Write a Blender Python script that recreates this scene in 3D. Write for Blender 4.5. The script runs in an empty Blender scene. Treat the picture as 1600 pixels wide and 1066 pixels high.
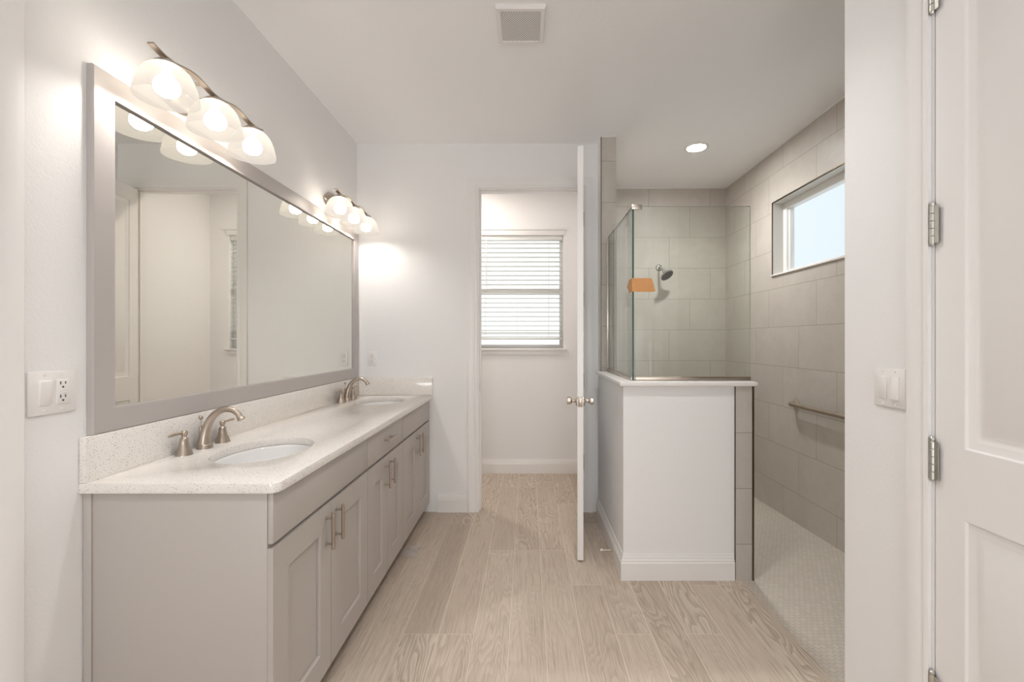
import bpy, bmesh, math, random
from mathutils import Vector, Matrix
random.seed(7)
PI = math.pi
S = bpy.context.scene
COL = S.collection

# ------------------------------------------------------------------ camera
FPX, VPX, VPY = 711.0, 824.0, 532.0
EYE = 1.313
cd = bpy.data.cameras.new('camera')
cam = bpy.data.objects.new('camera', cd)
COL.objects.link(cam)
cam.location = (0, 0, EYE)
cam.rotation_euler = (PI / 2, 0, 0)
cd.sensor_width = 36.0
cd.lens = FPX / 1600.0 * 36.0
cd.shift_x = -(VPX - 800) / 1600.0
cd.shift_y = (VPY - 533) / 1600.0
cd.clip_start = 0.02
S.camera = cam

# ------------------------------------------------------------------ light and exposure
S.view_settings.view_transform = 'Standard'
S.view_settings.look = 'None'
S.view_settings.gamma = 1.0
S.view_settings.exposure = 0.42
S.view_settings.use_curve_mapping = False
S.cycles.max_bounces = 14
S.cycles.diffuse_bounces = 8
S.cycles.glossy_bounces = 6
S.cycles.transparent_max_bounces = 24
S.cycles.caustics_reflective = False
S.cycles.caustics_refractive = False
S.cycles.sample_clamp_indirect = 4.0

BULB = 72.0          # radiance of the vanity bulbs
SHADE = 0.36         # radiance of the frosted shades
SKY = 0.87
REAR_FILL = 68.0           # watts of the added fill light behind the viewer
LED = 190.0          # radiance of the shower downlight lens
LED_T = 225.0        # toilet room downlight
BEAM = 54.0          # watts of the shower downlight beam
BEAM_FILL = 54.0        # watts of each added fill beam over and behind the viewer
LED_FILL = 44.0        # lens radiance of the added fill lights over and behind the viewer
wld = bpy.data.worlds.new('sky')
S.world = wld
wld.use_nodes = True
wn, wl = wld.node_tree.nodes, wld.node_tree.links
bg = wn['Background']
tc = wn.new('ShaderNodeTexCoord')
sx = wn.new('ShaderNodeSeparateXYZ')
wl.new(tc.outputs['Generated'], sx.inputs[0])
rp = wn.new('ShaderNodeValToRGB')
rp.color_ramp.elements[0].position = 0.05
rp.color_ramp.elements[0].color = (0.97, 1.0, 0.98, 1)
rp.color_ramp.elements[1].position = 0.6
rp.color_ramp.elements[1].color = (0.72, 0.815, 0.865, 1)
wl.new(sx.outputs['X'], rp.inputs['Fac'])
wl.new(rp.outputs['Color'], bg.inputs['Color'])
bg.inputs['Strength'].default_value = SKY


def area(name, loc, rot, sx_, sy_, watts, color):
    l = bpy.data.lights.new(name, 'AREA')
    l.shape = 'RECTANGLE'
    l.size, l.size_y = sx_, sy_
    l.energy = watts
    l.color = color
    o = bpy.data.objects.new(name, l)
    o.location = loc
    o.rotation_euler = rot
    COL.objects.link(o)
    return o


REAR = -3.6
# added fill light, tilted upwards outside the added rear window
area('rear_fill_light', (-0.05, REAR - 0.62, 0.95), (PI / 2 + 0.70, 0, 0), 2.2, 1.2, REAR_FILL, (0.97, 0.985, 1.0))

# ------------------------------------------------------------------ material helpers


def srgb(r, g, b):
    def f(c):
        c /= 255.0
        return c / 12.92 if c <= 0.04045 else ((c + 0.055) / 1.055) ** 2.4
    return (f(r), f(g), f(b), 1.0)


class NT:
    def __init__(self, name):
        self.m = bpy.data.materials.new(name)
        self.m.use_nodes = True
        self.t = self.m.node_tree
        self.n, self.l = self.t.nodes, self.t.links
        self.b = self.n['Principled BSDF']
        self.out = self.n['Material Output']

    def set(self, node, i, v):
        if isinstance(v, bpy.types.NodeSocket):
            self.l.new(v, node.inputs[i])
        elif v is not None:
            node.inputs[i].default_value = v

    def math(self, op, a, b=None, c=None):
        n = self.n.new('ShaderNodeMath')
        n.operation = op
        self.set(n, 0, a)
        self.set(n, 1, b)
        self.set(n, 2, c)
        return n.outputs[0]

    def mix(self, f, a, b):
        n = self.n.new('ShaderNodeMix')
        n.data_type = 'RGBA'
        self.set(n, 0, f)
        self.set(n, 6, a)
        self.set(n, 7, b)
        return n.outputs[2]

    def mixf(self, f, a, b):
        n = self.n.new('ShaderNodeMix')
        n.data_type = 'FLOAT'
        self.set(n, 0, f)
        self.set(n, 2, a)
        self.set(n, 3, b)
        return n.outputs[0]

    def vec(self, x=0.0, y=0.0, z=0.0):
        n = self.n.new('ShaderNodeCombineXYZ')
        self.set(n, 0, x)
        self.set(n, 1, y)
        self.set(n, 2, z)
        return n.outputs[0]

    def pos(self):
        g = self.n.new('ShaderNodeNewGeometry')
        s = self.n.new('ShaderNodeSeparateXYZ')
        self.l.new(g.outputs['Position'], s.inputs[0])
        return g, s.outputs[0], s.outputs[1], s.outputs[2]

    def noise(self, vec, scale=5.0, detail=2.0, rough=0.5, dist=0.0):
        n = self.n.new('ShaderNodeTexNoise')
        if vec is not None:
            self.l.new(vec, n.inputs['Vector'])
        n.inputs['Scale'].default_value = scale
        n.inputs['Detail'].default_value = detail
        n.inputs['Roughness'].default_value = rough
        n.inputs['Distortion'].default_value = dist
        return n.outputs[0]

    def white(self, vec):
        n = self.n.new('ShaderNodeTexWhiteNoise')
        n.noise_dimensions = '3D'
        self.l.new(vec, n.inputs['Vector'])
        return n.outputs[0]

    def ramp(self, f, stops):
        n = self.n.new('ShaderNodeValToRGB')
        self.set(n, 0, f)
        e = n.color_ramp.elements
        while len(e) < len(stops):
            e.new(0.5)
        for k, (p, c) in enumerate(stops):
            e[k].position = p
            e[k].color = c if len(c) == 4 else (*c, 1)
        return n.outputs[0]

    def sstep(self, x, lo, hi):
        n = self.n.new('ShaderNodeMapRange')
        n.interpolation_type = 'SMOOTHSTEP'
        self.set(n, 0, x)
        n.inputs[1].default_value = lo
        n.inputs[2].default_value = hi
        return n.outputs[0]

    def bump(self, h, strength=0.1, dist=0.002):
        n = self.n.new('ShaderNodeBump')
        n.inputs['Strength'].default_value = strength
        n.inputs['Distance'].default_value = dist
        self.set(n, 'Height', h)
        self.l.new(n.outputs[0], self.b.inputs['Normal'])

    def base(self, c):
        self.set(self.b, 'Base Color', c)

    def rough(self, r):
        self.set(self.b, 'Roughness', r)


def plain(name, col, rough=0.5, metal=0.0, spec=0.5, emit=None, var=0.03):
    t = NT(name)
    g, x, y, z = t.pos()
    nz = t.noise(g.outputs['Position'], 30.0, 3.0)
    dark = tuple(c * (1 - var) for c in col[:3]) + (1,)
    t.base(t.mix(nz, col, dark))
    t.rough(rough)
    t.b.inputs['Metallic'].default_value = metal
    t.b.inputs['Specular IOR Level'].default_value = spec
    if emit:
        t.b.inputs['Emission Color'].default_value = (*emit[0], 1)
        t.b.inputs['Emission Strength'].default_value = emit[1]
    return t.m


def paint(name, col, scale=150.0, strength=0.12):
    t = NT(name)
    g, x, y, z = t.pos()
    a = t.noise(g.outputs['Position'], scale, 3.0, 0.55)
    t.base(col)
    t.rough(0.6)
    t.b.inputs['Specular IOR Level'].default_value = 0.3
    t.bump(a, strength, 0.004)
    return t.m


def tile_mat(name='shower_tile', cross=True):
    t = NT(name)
    g, x, y, z = t.pos()
    sn = t.n.new('ShaderNodeSeparateXYZ')
    t.l.new(g.outputs['True Normal'], sn.inputs[0])
    along_y = t.math('GREATER_THAN', t.math('ABSOLUTE', sn.outputs[0]), 0.5)
    up = t.math('GREATER_THAN', t.math('ABSOLUTE', sn.outputs[2]), 0.5)
    H, W = 0.3048, 0.6096
    q = t.math('DIVIDE', t.math('SUBTRACT', 2.636 + H, z), H)
    row = t.math('FLOOR', q)
    fz = t.math('SUBTRACT', q, row)
    off = t.math('MULTIPLY', row, 0.2032)
    ux = t.math('ADD', t.math('SUBTRACT', x, 1.809), off)
    uy = t.math('SUBTRACT', t.math('SUBTRACT', y, 4.101), off)
    u = t.math('DIVIDE', t.mixf(along_y, ux, uy), W)
    colm = t.math('FLOOR', u)
    fu = t.math('SUBTRACT', u, colm)
    du = t.math('MULTIPLY', t.math('MINIMUM', fu, t.math('SUBTRACT', 1.0, fu)), W)
    dz = t.math('MULTIPLY', t.math('MINIMUM', fz, t.math('SUBTRACT', 1.0, fz)), H)
    dz = t.mixf(up, dz, 1.0)
    if not cross:
        du = t.math('ADD', du, 1.0)
    d = t.math('MINIMUM', du, dz)
    grout = t.math('SUBTRACT', 1.0, t.sstep(d, 0.0009, 0.0024))
    idv = t.vec(colm, row, along_y)
    rnd = t.white(idv)
    mv = t.n.new('ShaderNodeVectorMath')
    mv.operation = 'ADD'
    t.l.new(g.outputs['Position'], mv.inputs[0])
    t.l.new(t.vec(t.math('MULTIPLY', rnd, 31.0), t.math('MULTIPLY', rnd, 17.0), 0.0), mv.inputs[1])
    cloud = t.noise(mv.outputs[0], 5.0, 6.0, 0.62, 0.6)
    vein = t.noise(mv.outputs[0], 16.0, 7.0, 0.7, 1.5)
    c1 = t.ramp(cloud, [(0.25, (0.50, 0.462, 0.415)), (0.75, (0.585, 0.547, 0.497))])
    vv = t.sstep(t.math('ABSOLUTE', t.math('SUBTRACT', vein, 0.5)), 0.0, 0.035)
    c2 = t.mix(t.mixf(vv, 0.16, 0.0), c1, (0.40, 0.37, 0.33, 1))
    c3 = t.mix(t.math('MULTIPLY', rnd, 0.22), c2, (0.50, 0.46, 0.41, 1))
    t.base(t.mix(grout, c3, (0.30, 0.265, 0.225, 1)))
    t.rough(0.42)
    t.b.inputs['Specular IOR Level'].default_value = 0.4
    t.bump(t.math('SUBTRACT', 1.0, grout), 0.35, 0.0015)
    return t.m


def plank_mat():
    t = NT('wood_look_plank_tile')
    g, x, y, z = t.pos()
    W, L = 0.1585, 1.22
    u = t.math('DIVIDE', t.math('SUBTRACT', x, 1.03), W)
    i = t.math('FLOOR', u)
    fu = t.math('SUBTRACT', u, i)
    r0 = t.white(t.vec(i, 3.7, 1.3))
    v = t.math('ADD', t.math('DIVIDE', y, L), t.math('MULTIPLY', t.math('ROUND', t.math('MULTIPLY', r0, 6.0)), 0.3333))
    j = t.math('FLOOR', v)
    fv = t.math('SUBTRACT', v, j)
    rid = t.white(t.vec(i, j, 0.5))
    rid2 = t.white(t.vec(j, i, 7.5))
    du = t.math('MULTIPLY', t.math('MINIMUM', fu, t.math('SUBTRACT', 1.0, fu)), W)
    dv = t.math('MULTIPLY', t.math('MINIMUM', fv, t.math('SUBTRACT', 1.0, fv)), L)
    gu = t.math('SUBTRACT', 1.0, t.sstep(du, 0.0010, 0.0024))
    gv = t.math('SUBTRACT', 1.0, t.sstep(dv, 0.0010, 0.0022))
    joint = t.math('MAXIMUM', gu, t.math('MULTIPLY', gv, 0.8))
    ox = t.math('MULTIPLY', rid, 40.0)
    fine = t.noise(t.vec(t.math('ADD', t.math('MULTIPLY', x, 150.0), ox), t.math('MULTIPLY', y, 5.0), ox), 1.0, 4.0, 0.65)
    # cathedral rings: contour lines of a slow noise stretched along the plank
    slow = t.noise(t.vec(t.math('ADD', t.math('MULTIPLY', x, 7.0), ox), t.math('MULTIPLY', y, 1.0), ox), 1.0, 2.5, 0.5, 0.35)
    ringf = t.math('FRACT', t.math('ADD', t.math('MULTIPLY', slow, 26.0), t.math('MULTIPLY', fine, 0.55)))
    ring = t.math('MULTIPLY', t.sstep(ringf, 0.05, 0.85), t.math('SUBTRACT', 1.0, t.sstep(ringf, 0.88, 1.0)))
    mid = t.noise(t.vec(t.math('ADD', t.math('MULTIPLY', x, 28.0), ox), t.math('MULTIPLY', y, 1.6), ox), 1.0, 3.0, 0.55)
    blot = t.noise(t.vec(t.math('ADD', t.math('MULTIPLY', x, 4.0), ox), t.math('MULTIPLY', y, 2.0), ox), 1.0, 2.0)
    base = t.ramp(t.mixf(0.55, blot, rid), [(0.15, (0.475, 0.390, 0.315)), (0.5, (0.57, 0.480, 0.395)), (0.85, (0.645, 0.555, 0.465))])
    k = t.math('MULTIPLY', ring, t.mixf(t.sstep(rid2, 0.10, 0.8), 0.14, 0.52))
    c = t.mix(k, base, (0.26, 0.20, 0.148, 1))
    c = t.mix(t.math('MULTIPLY', t.sstep(fine, 0.46, 0.70), 0.42), c, (0.25, 0.195, 0.15, 1))
    c = t.mix(t.math('MULTIPLY', t.sstep(mid, 0.5, 0.8), 0.32), c, (0.68, 0.59, 0.50, 1))
    t.base(t.mix(joint, c, (0.66, 0.575, 0.49, 1)))
    t.rough(t.mixf(fine, 0.38, 0.5))
    t.b.inputs['Specular IOR Level'].default_value = 0.35
    t.bump(t.math('SUBTRACT', t.math('MULTIPLY', fine, -0.15), joint), 0.25, 0.0012)
    return t.m


def mosaic_mat():
    t = NT('shower_mosaic')
    g, x, y, z = t.pos()
    v = t.n.new('ShaderNodeTexVoronoi')
    v.feature = 'DISTANCE_TO_EDGE'
    # hexagon lattice: two shifted rows
    W = 0.027
    ry = t.math('DIVIDE', y, W * 0.866)
    rowi = t.math('FLOOR', ry)
    sh = t.math('MULTIPLY', t.math('MODULO', t.math('ABSOLUTE', rowi), 2.0), 0.5)
    rx = t.math('ADD', t.math('DIVIDE', x, W), sh)
    coli = t.math('FLOOR', rx)
    fx = t.math('SUBTRACT', t.math('SUBTRACT', rx, coli), 0.5)
    fy = t.math('SUBTRACT', t.math('SUBTRACT', ry, rowi), 0.5)
    rr = t.math('SQRT', t.math('ADD', t.math('MULTIPLY', fx, fx), t.math('MULTIPLY', t.math('MULTIPLY', fy, fy), 0.78)))
    grout = t.sstep(rr, 0.41, 0.48)
    rnd = t.white(t.vec(coli, rowi, 0.2))
    c = t.mix(rnd, (0.50, 0.46, 0.40, 1), (0.56, 0.515, 0.455, 1))
    t.base(t.mix(grout, c, (0.455, 0.41, 0.35, 1)))
    t.n.remove(v)
    t.rough(0.5)
    t.bump(t.math('SUBTRACT', 1.0, grout), 0.3, 0.0012)
    return t.m


def quartz_mat():
    t = NT('speckled_quartz')
    g, x, y, z = t.pos()
    p = g.outputs['Position']
    base = t.mix(t.noise(p, 14.0, 4.0), (0.77, 0.735, 0.695, 1), (0.83, 0.80, 0.765, 1))

    def speck(scale, lo, hi, pick):
        v = t.n.new('ShaderNodeTexVoronoi')
        t.l.new(p, v.inputs['Vector'])
        v.inputs['Scale'].default_value = scale
        s = t.n.new('ShaderNodeSeparateColor')
        t.l.new(v.outputs['Color'], s.inputs[0])
        near = t.math('SUBTRACT', 1.0, t.sstep(v.outputs['Distance'], lo, hi))
        return t.math('MULTIPLY', near, t.math('GREATER_THAN', s.outputs[0], pick)), s.outputs[1]
    a, ca = speck(210.0, 0.25, 0.40, 0.62)
    b, cb = speck(120.0, 0.15, 0.27, 0.74)
    dk = t.mix(ca, (0.36, 0.30, 0.24, 1), (0.60, 0.56, 0.52, 1))
    c = t.mix(t.math('MULTIPLY', a, 0.75), base, dk)
    c = t.mix(t.math('MULTIPLY', b, 0.8), c, t.mix(cb, (0.28, 0.22, 0.18, 1), (0.50, 0.47, 0.45, 1)))
    t.base(c)
    t.rough(0.12)
    t.b.inputs['Specular IOR Level'].default_value = 0.5
    return t.m


def metal(name, col, rough=0.28):
    t = NT(name)
    g, x, y, z = t.pos()
    nz = t.noise(g.outputs['Position'], 220.0, 2.0)
    t.base(t.mix(nz, col, tuple(c * 0.93 for c in col[:3]) + (1,)))
    t.rough(rough)
    t.b.inputs['Metallic'].default_value = 1.0
    return t.m


def glass_mat(name, tint, refl=1.0):
    t = NT(name)
    lw = t.n.new('ShaderNodeLayerWeight')
    lw.inputs['Blend'].default_value = 0.5
    f = t.math('ADD', t.math('MULTIPLY', t.math('POWER', lw.outputs['Facing'], 5.0), 0.96 * refl), 0.035 * refl)
    tr = t.n.new('ShaderNodeBsdfTransparent')
    tr.inputs[0].default_value = tint
    gl = t.n.new('ShaderNodeBsdfGlossy')
    gl.inputs['Roughness'].default_value = 0.0
    gl.inputs['Color'].default_value = (1, 1, 1, 1)
    mx = t.n.new('ShaderNodeMixShader')
    t.l.new(f, mx.inputs[0])
    t.l.new(tr.outputs[0], mx.inputs[1])
    t.l.new(gl.outputs[0], mx.inputs[2])
    t.l.new(mx.outputs[0], t.out.inputs[0])
    t.n.remove(t.b)
    return t.m


def shade_mat():
    t = NT('frosted_lamp_glass')
    tr = t.n.new('ShaderNodeBsdfTransparent')
    tr.inputs[0].default_value = (0.14, 0.133, 0.122, 1)
    tl = t.n.new('ShaderNodeBsdfTranslucent')
    tl.inputs[0].default_value = (0.022, 0.020, 0.0175, 1)
    df = t.n.new('ShaderNodeBsdfDiffuse')
    df.inputs[0].default_value = (0.017, 0.0155, 0.0135, 1)
    a1 = t.n.new('ShaderNodeAddShader')
    t.l.new(tl.outputs[0], a1.inputs[0])
    t.l.new(df.outputs[0], a1.inputs[1])
    a2 = t.n.new('ShaderNodeAddShader')
    t.l.new(tr.outputs[0], a2.inputs[0])
    t.l.new(a1.outputs[0], a2.inputs[1])
    em = t.n.new('ShaderNodeEmission')
    em.inputs[0].default_value = (1.0, 0.93, 0.85, 1)
    em.inputs[1].default_value = SHADE
    ad = t.n.new('ShaderNodeAddShader')
    t.l.new(a2.outputs[0], ad.inputs[0])
    t.l.new(em.outputs[0], ad.inputs[1])
    t.l.new(ad.outputs[0], t.out.inputs[0])
    t.n.remove(t.b)
    return t.m


def emit_mat(name, col, s):
    t = NT(name)
    em = t.n.new('ShaderNodeEmission')
    em.inputs[0].default_value = (*col, 1)
    em.inputs[1].default_value = s
    t.l.new(em.outputs[0], t.out.inputs[0])
    t.n.remove(t.b)
    return t.m


def mirror_mat():
    t = NT('mirror_silver')
    t.base((0.90, 0.895, 0.84, 1))
    t.rough(0.0)
    t.b.inputs['Metallic'].default_value = 1.0
    return t.m


def grille_mat():
    t = NT('vent_grille')
    g, x, y, z = t.pos()
    P = 0.0125
    a = t.math('FRACT', t.math('DIVIDE', t.math('ADD', x, t.math('MULTIPLY', y, 0.9)), P))
    b = t.math('FRACT', t.math('DIVIDE', t.math('SUBTRACT', x, t.math('MULTIPLY', y, 0.9)), P))
    h = t.math('MULTIPLY', t.math('GREATER_THAN', a, 0.5), t.math('GREATER_THAN', b, 0.3))
    t.base(t.mix(h, (0.78, 0.765, 0.75, 1), (0.24, 0.23, 0.22, 1)))
    t.rough(0.5)
    return t.m


M = {}
M['wall'] = paint('wall_paint', (0.83, 0.825, 0.825, 1), 130.0, 0.22)
M['ceiling'] = paint('ceiling_paint', (0.93, 0.93, 0.94, 1), 60.0, 0.2)
M['trim'] = plain('white_trim_paint', (0.82, 0.805, 0.795, 1), 0.35, var=0.01)
M['tile'] = tile_mat()
M['tile_end'] = tile_mat('shower_tile_end', False)
M['plank'] = plank_mat()
M['mosaic'] = mosaic_mat()
M['quartz'] = quartz_mat()
M['cab'] = plain('grey_cabinet_paint', (0.47, 0.432, 0.402, 1), 0.38, var=0.01)
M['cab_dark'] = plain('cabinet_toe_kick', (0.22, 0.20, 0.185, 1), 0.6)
M['frame'] = plain('mirror_frame_paint', (0.455, 0.425, 0.41, 1), 0.35, var=0.01)
M['nickel'] = metal('brushed_nickel', (0.48, 0.41, 0.345, 1), 0.33)
M['nickel_pale'] = metal('satin_nickel', (0.66, 0.60, 0.53, 1), 0.3)
M['bronze'] = metal('bronze_tile_edging', (0.16, 0.115, 0.075, 1), 0.4)
M['steel'] = metal('hinge_steel', (0.60, 0.59, 0.55, 1), 0.34)
M['chrome'] = metal('chrome', (0.62, 0.61, 0.59, 1), 0.12)
M['porcelain'] = plain('white_porcelain', (0.80, 0.80, 0.80, 1), 0.08, var=0.005)
M['plastic'] = plain('white_plastic', (0.82, 0.80, 0.79, 1), 0.3, var=0.01)
M['slot'] = plain('dark_slot', (0.06, 0.05, 0.05, 1), 0.6)
M['vinyl'] = plain('white_vinyl', (0.83, 0.82, 0.80, 1), 0.35, var=0.01)
M['slat'] = plain('blind_slat_vinyl', (0.74, 0.74, 0.72, 1), 0.4, var=0.01)
M['cap'] = plain('white_ledge_stone', (0.83, 0.80, 0.785, 1), 0.25, var=0.03)
M['mirror'] = mirror_mat()
M['glass'] = glass_mat('shower_glass', (0.955, 0.978, 0.963, 1))
M['pane'] = glass_mat('window_glass', (0.985, 0.99, 0.99, 1), 0.12)
M['glass_edge'] = plain('green_glass_edge', (0.055, 0.115, 0.095, 1), 0.1)
M['glass_edge_pale'] = plain('pale_glass_edge', (0.50, 0.54, 0.51, 1), 0.1)
M['shade'] = shade_mat()
M['bulb'] = emit_mat('bulb_glow', (1.0, 0.935, 0.865), BULB)
M['led'] = emit_mat('recessed_lens_glow', (1.0, 0.98, 0.955), LED)
M['grille'] = grille_mat()
M['rubber'] = plain('white_rubber', (0.75, 0.72, 0.68, 1), 0.6)
M['nozzle'] = plain('spray_face_grey', (0.10, 0.10, 0.10, 1), 0.4)


def film_mat():
    t = NT('clear_plastic_film')
    tr = t.n.new('ShaderNodeBsdfTransparent')
    df = t.n.new('ShaderNodeBsdfPrincipled')
    df.inputs['Base Color'].default_value = (0.85, 0.82, 0.80, 1)
    df.inputs['Roughness'].default_value = 0.15
    mx = t.n.new('ShaderNodeMixShader')
    mx.inputs[0].default_value = 0.45
    t.l.new(tr.outputs[0], mx.inputs[1])
    t.l.new(df.outputs[0], mx.inputs[2])
    t.l.new(mx.outputs[0], t.out.inputs[0])
    t.n.remove(t.b)
    return t.m


def tape_mat():
    t = NT('orange_tape')
    g, x, y, z = t.pos()
    nz = t.noise(g.outputs['Position'], 40.0, 3.0)
    t.base(t.mix(nz, (0.66, 0.32, 0.12, 1), (0.56, 0.27, 0.10, 1)))
    t.rough(0.55)
    return t.m


M['film'] = film_mat()
M['tape'] = tape_mat()

# ------------------------------------------------------------------ mesh helpers


def bx(bm, x0, x1, y0, y1, z0, z1, bev=0.0, seg=2, mi=0):
    t = bmesh.new()
    bmesh.ops.create_cube(t, size=1.0)
    for v in t.verts:
        v.co = Vector(((x0 + x1) / 2 + v.co.x * (x1 - x0), (y0 + y1) / 2 + v.co.y * (y1 - y0), (z0 + z1) / 2 + v.co.z * (z1 - z0)))
    if bev > 0:
        bmesh.ops.bevel(t, geom=t.edges[:], offset=bev, segments=seg, affect='EDGES', profile=0.5)
    merge(bm, t, mi=mi)
    return bm


def merge(bm, t, mat=None, mi=None):
    vm = {}
    for v in t.verts:
        vm[v] = bm.verts.new(mat @ v.co if mat else v.co)
    for f in t.faces:
        try:
            nf = bm.faces.new([vm[v] for v in f.verts])
            nf.material_index = f.material_index if mi is None else mi
        except ValueError:
            pass
    t.free()


def box(x0, x1, y0, y1, z0, z1, bev=0.0, seg=2):
    return bx(bmesh.new(), x0, x1, y0, y1, z0, z1, bev, seg)


def ring_faces(bm, rings, close=True):
    for a, b in zip(rings[:-1], rings[1:]):
        n = len(a)
        for k in range(n if close else n - 1):
            k2 = (k + 1) % n
            bm.faces.new([a[k], a[k2], b[k2], b[k]])


def lathe(bm, prof, c=(0, 0, 0), axis=(0, 0, 1), n=32, sx_=1.0, sy_=1.0, cap0=True, cap1=True):
    """prof: list of (radius, height) turned about axis through c"""
    ax = Vector(axis).normalized()
    q = Vector((0, 0, 1)).rotation_difference(ax)
    c = Vector(c)
    rings = []
    for r, h in prof:
        rings.append([bm.verts.new(c + q @ Vector((r * sx_ * math.cos(2 * PI * k / n), r * sy_ * math.sin(2 * PI * k / n), h))) for k in range(n)])
    ring_faces(bm, rings)
    if cap0:
        bm.faces.new(rings[0][::-1])
    if cap1:
        bm.faces.new(rings[-1])
    return bm


def tube(bm, pts, rad, n=16, flat=1.0, cap=True):
    pts = [Vector(p) for p in pts]
    if not isinstance(rad, (list, tuple)):
        rad = [rad] * len(pts)
    rings = []
    up = None
    for i, p in enumerate(pts):
        d = (pts[min(i + 1, len(pts) - 1)] - pts[max(i - 1, 0)]).normalized()
        if up is None:
            up = d.orthogonal().normalized()
        else:
            up = (up - d * up.dot(d)).normalized()
        w = d.cross(up)
        rings.append([bm.verts.new(p + (up * math.cos(2 * PI * k / n) + w * math.sin(2 * PI * k / n) * flat) * rad[i]) for k in range(n)])
    ring_faces(bm, rings)
    if cap:
        bm.faces.new(rings[0][::-1])
        bm.faces.new(rings[-1])
    return bm


def smooth_path(ctrl, n=8):
    """Catmull-Rom through control tuples of any length"""
    c = [Vector(p) for p in ctrl]
    c = [c[0] * 2 - c[1]] + c + [c[-1] * 2 - c[-2]]
    out = []
    for i in range(1, len(c) - 2):
        for k in range(n):
            t = k / n
            p0, p1, p2, p3 = c[i - 1], c[i], c[i + 1], c[i + 2]
            out.append(0.5 * ((2 * p1) + (p2 - p0) * t + (2 * p0 - 5 * p1 + 4 * p2 - p3) * t * t + (3 * p1 - p0 - 3 * p2 + p3) * t ** 3))
    out.append(c[-2])
    return out


def sweep(path, N, prof, flip=1):
    """profile (u,v): u = in-plane offset (N x tangent)*flip, v along N; mitred corners"""
    bm = bmesh.new()
    N = Vector(N)
    P = [Vector(p) for p in path]
    tans = [(P[i + 1] - P[i]).normalized() for i in range(len(P) - 1)]
    rings = []
    for i, p in enumerate(P):
        a = N.cross(tans[max(i - 1, 0)]) * flip
        b = N.cross(tans[min(i, len(tans) - 1)]) * flip
        m = (a + b) / (1 + a.dot(b))
        rings.append([bm.verts.new(p + m * u + N * v) for u, v in prof])
    ring_faces(bm, rings)
    bm.faces.new(rings[0][::-1])
    bm.faces.new(rings[-1])
    return bm


def paneled(w, h, t, panels, prof, both=True):
    """slab x 0..w, y 0..t (front face at y=0, facing -y), z 0..h, with recessed panels"""
    bm = bmesh.new()
    xs = sorted({0.0, w} | {p[0] for p in panels} | {p[1] for p in panels})
    zs = sorted({0.0, h} | {p[2] for p in panels} | {p[3] for p in panels})
    cache = {}

    def V(x, y, z):
        k = (round(x, 5), round(y, 5), round(z, 5))
        if k not in cache:
            cache[k] = bm.verts.new((x, y, z))
        return cache[k]
    for side in (0, 1):
        y0, sg = (0.0, 1) if side == 0 else (t, -1)
        for a, b in zip(xs[:-1], xs[1:]):
            for c, d in zip(zs[:-1], zs[1:]):
                hit = any(p[0] <= a + 1e-6 and p[1] >= b - 1e-6 and p[2] <= c + 1e-6 and p[3] >= d - 1e-6 for p in panels)
                if hit and (both or side == 0):
                    loops = []
                    for ins, dep in prof:
                        loops.append([V(a + ins, y0 + sg * dep, c + ins), V(b - ins, y0 + sg * dep, c + ins),
                                      V(b - ins, y0 + sg * dep, d - ins), V(a + ins, y0 + sg * dep, d - ins)])
                    for l0, l1 in zip(loops[:-1], loops[1:]):
                        for k in range(4):
                            k2 = (k + 1) % 4
                            bm.faces.new([l0[k], l0[k2], l1[k2], l1[k]])
                    bm.faces.new(loops[-1])
                else:
                    bm.faces.new([V(a, y0, c), V(b, y0, c), V(b, y0, d), V(a, y0, d)])
    for a, b in zip(xs[:-1], xs[1:]):
        for z in (0.0, h):
            bm.faces.new([V(a, 0, z), V(b, 0, z), V(b, t, z), V(a, t, z)])
    for c, d in zip(zs[:-1], zs[1:]):
        for x in (0.0, w):
            bm.faces.new([V(x, 0, c), V(x, 0, d), V(x, t, d), V(x, t, c)])
    return bm


def xform(bm, mat):
    bmesh.ops.transform(bm, matrix=mat, verts=bm.verts[:])
    return bm


def obj(name, bm, mat, parent=None, angle=35.0, recalc=True):
    if recalc:
        bmesh.ops.recalc_face_normals(bm, faces=bm.faces[:])
    me = bpy.data.meshes.new(name)
    bm.to_mesh(me)
    bm.free()
    for m in (mat if isinstance(mat, (list, tuple)) else [mat]):
        me.materials.append(m)
    me.polygons.foreach_set('use_smooth', [True] * len(me.polygons))
    me.set_sharp_from_angle(angle=math.radians(angle))
    o = bpy.data.objects.new(name, me)
    COL.objects.link(o)
    if parent is not None:
        o.parent = parent
        r = parent
        off = Vector((0, 0, 0))
        rotated = False
        while r is not None:                      # parts are modelled in world space
            r2 = r.parent
            rotated = rotated or r.rotation_euler.z != 0
            off += r.location
            r = r2
        if not rotated:
            me.transform(Matrix.Translation(-off))
    return o


def thing(name, label, cat, loc, rz=0.0, group=None):
    o = bpy.data.objects.new(name, None)
    o.empty_display_size = 0.05
    COL.objects.link(o)
    o.location = loc
    o.rotation_euler = (0, 0, rz)
    if label:
        o['label'] = label
    if cat:
        o['category'] = cat
    if group:
        o['group'] = group
    return o


def tag(o, label, cat, group=None):
    o['label'] = label
    o['category'] = cat
    if group:
        o['group'] = group
    return o


def struct(name, bm, mat, label=None, cat=None, parent=None):
    o = obj(name, bm, mat, parent)
    if parent is None:
        o['kind'] = 'structure'
        if label:
            o['label'] = label
        if cat:
            o['category'] = cat
    return o


def sthing(name, label, cat, loc, rz=0.0):
    o = thing(name, label, cat, loc, rz)
    o['kind'] = 'structure'
    return o


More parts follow.
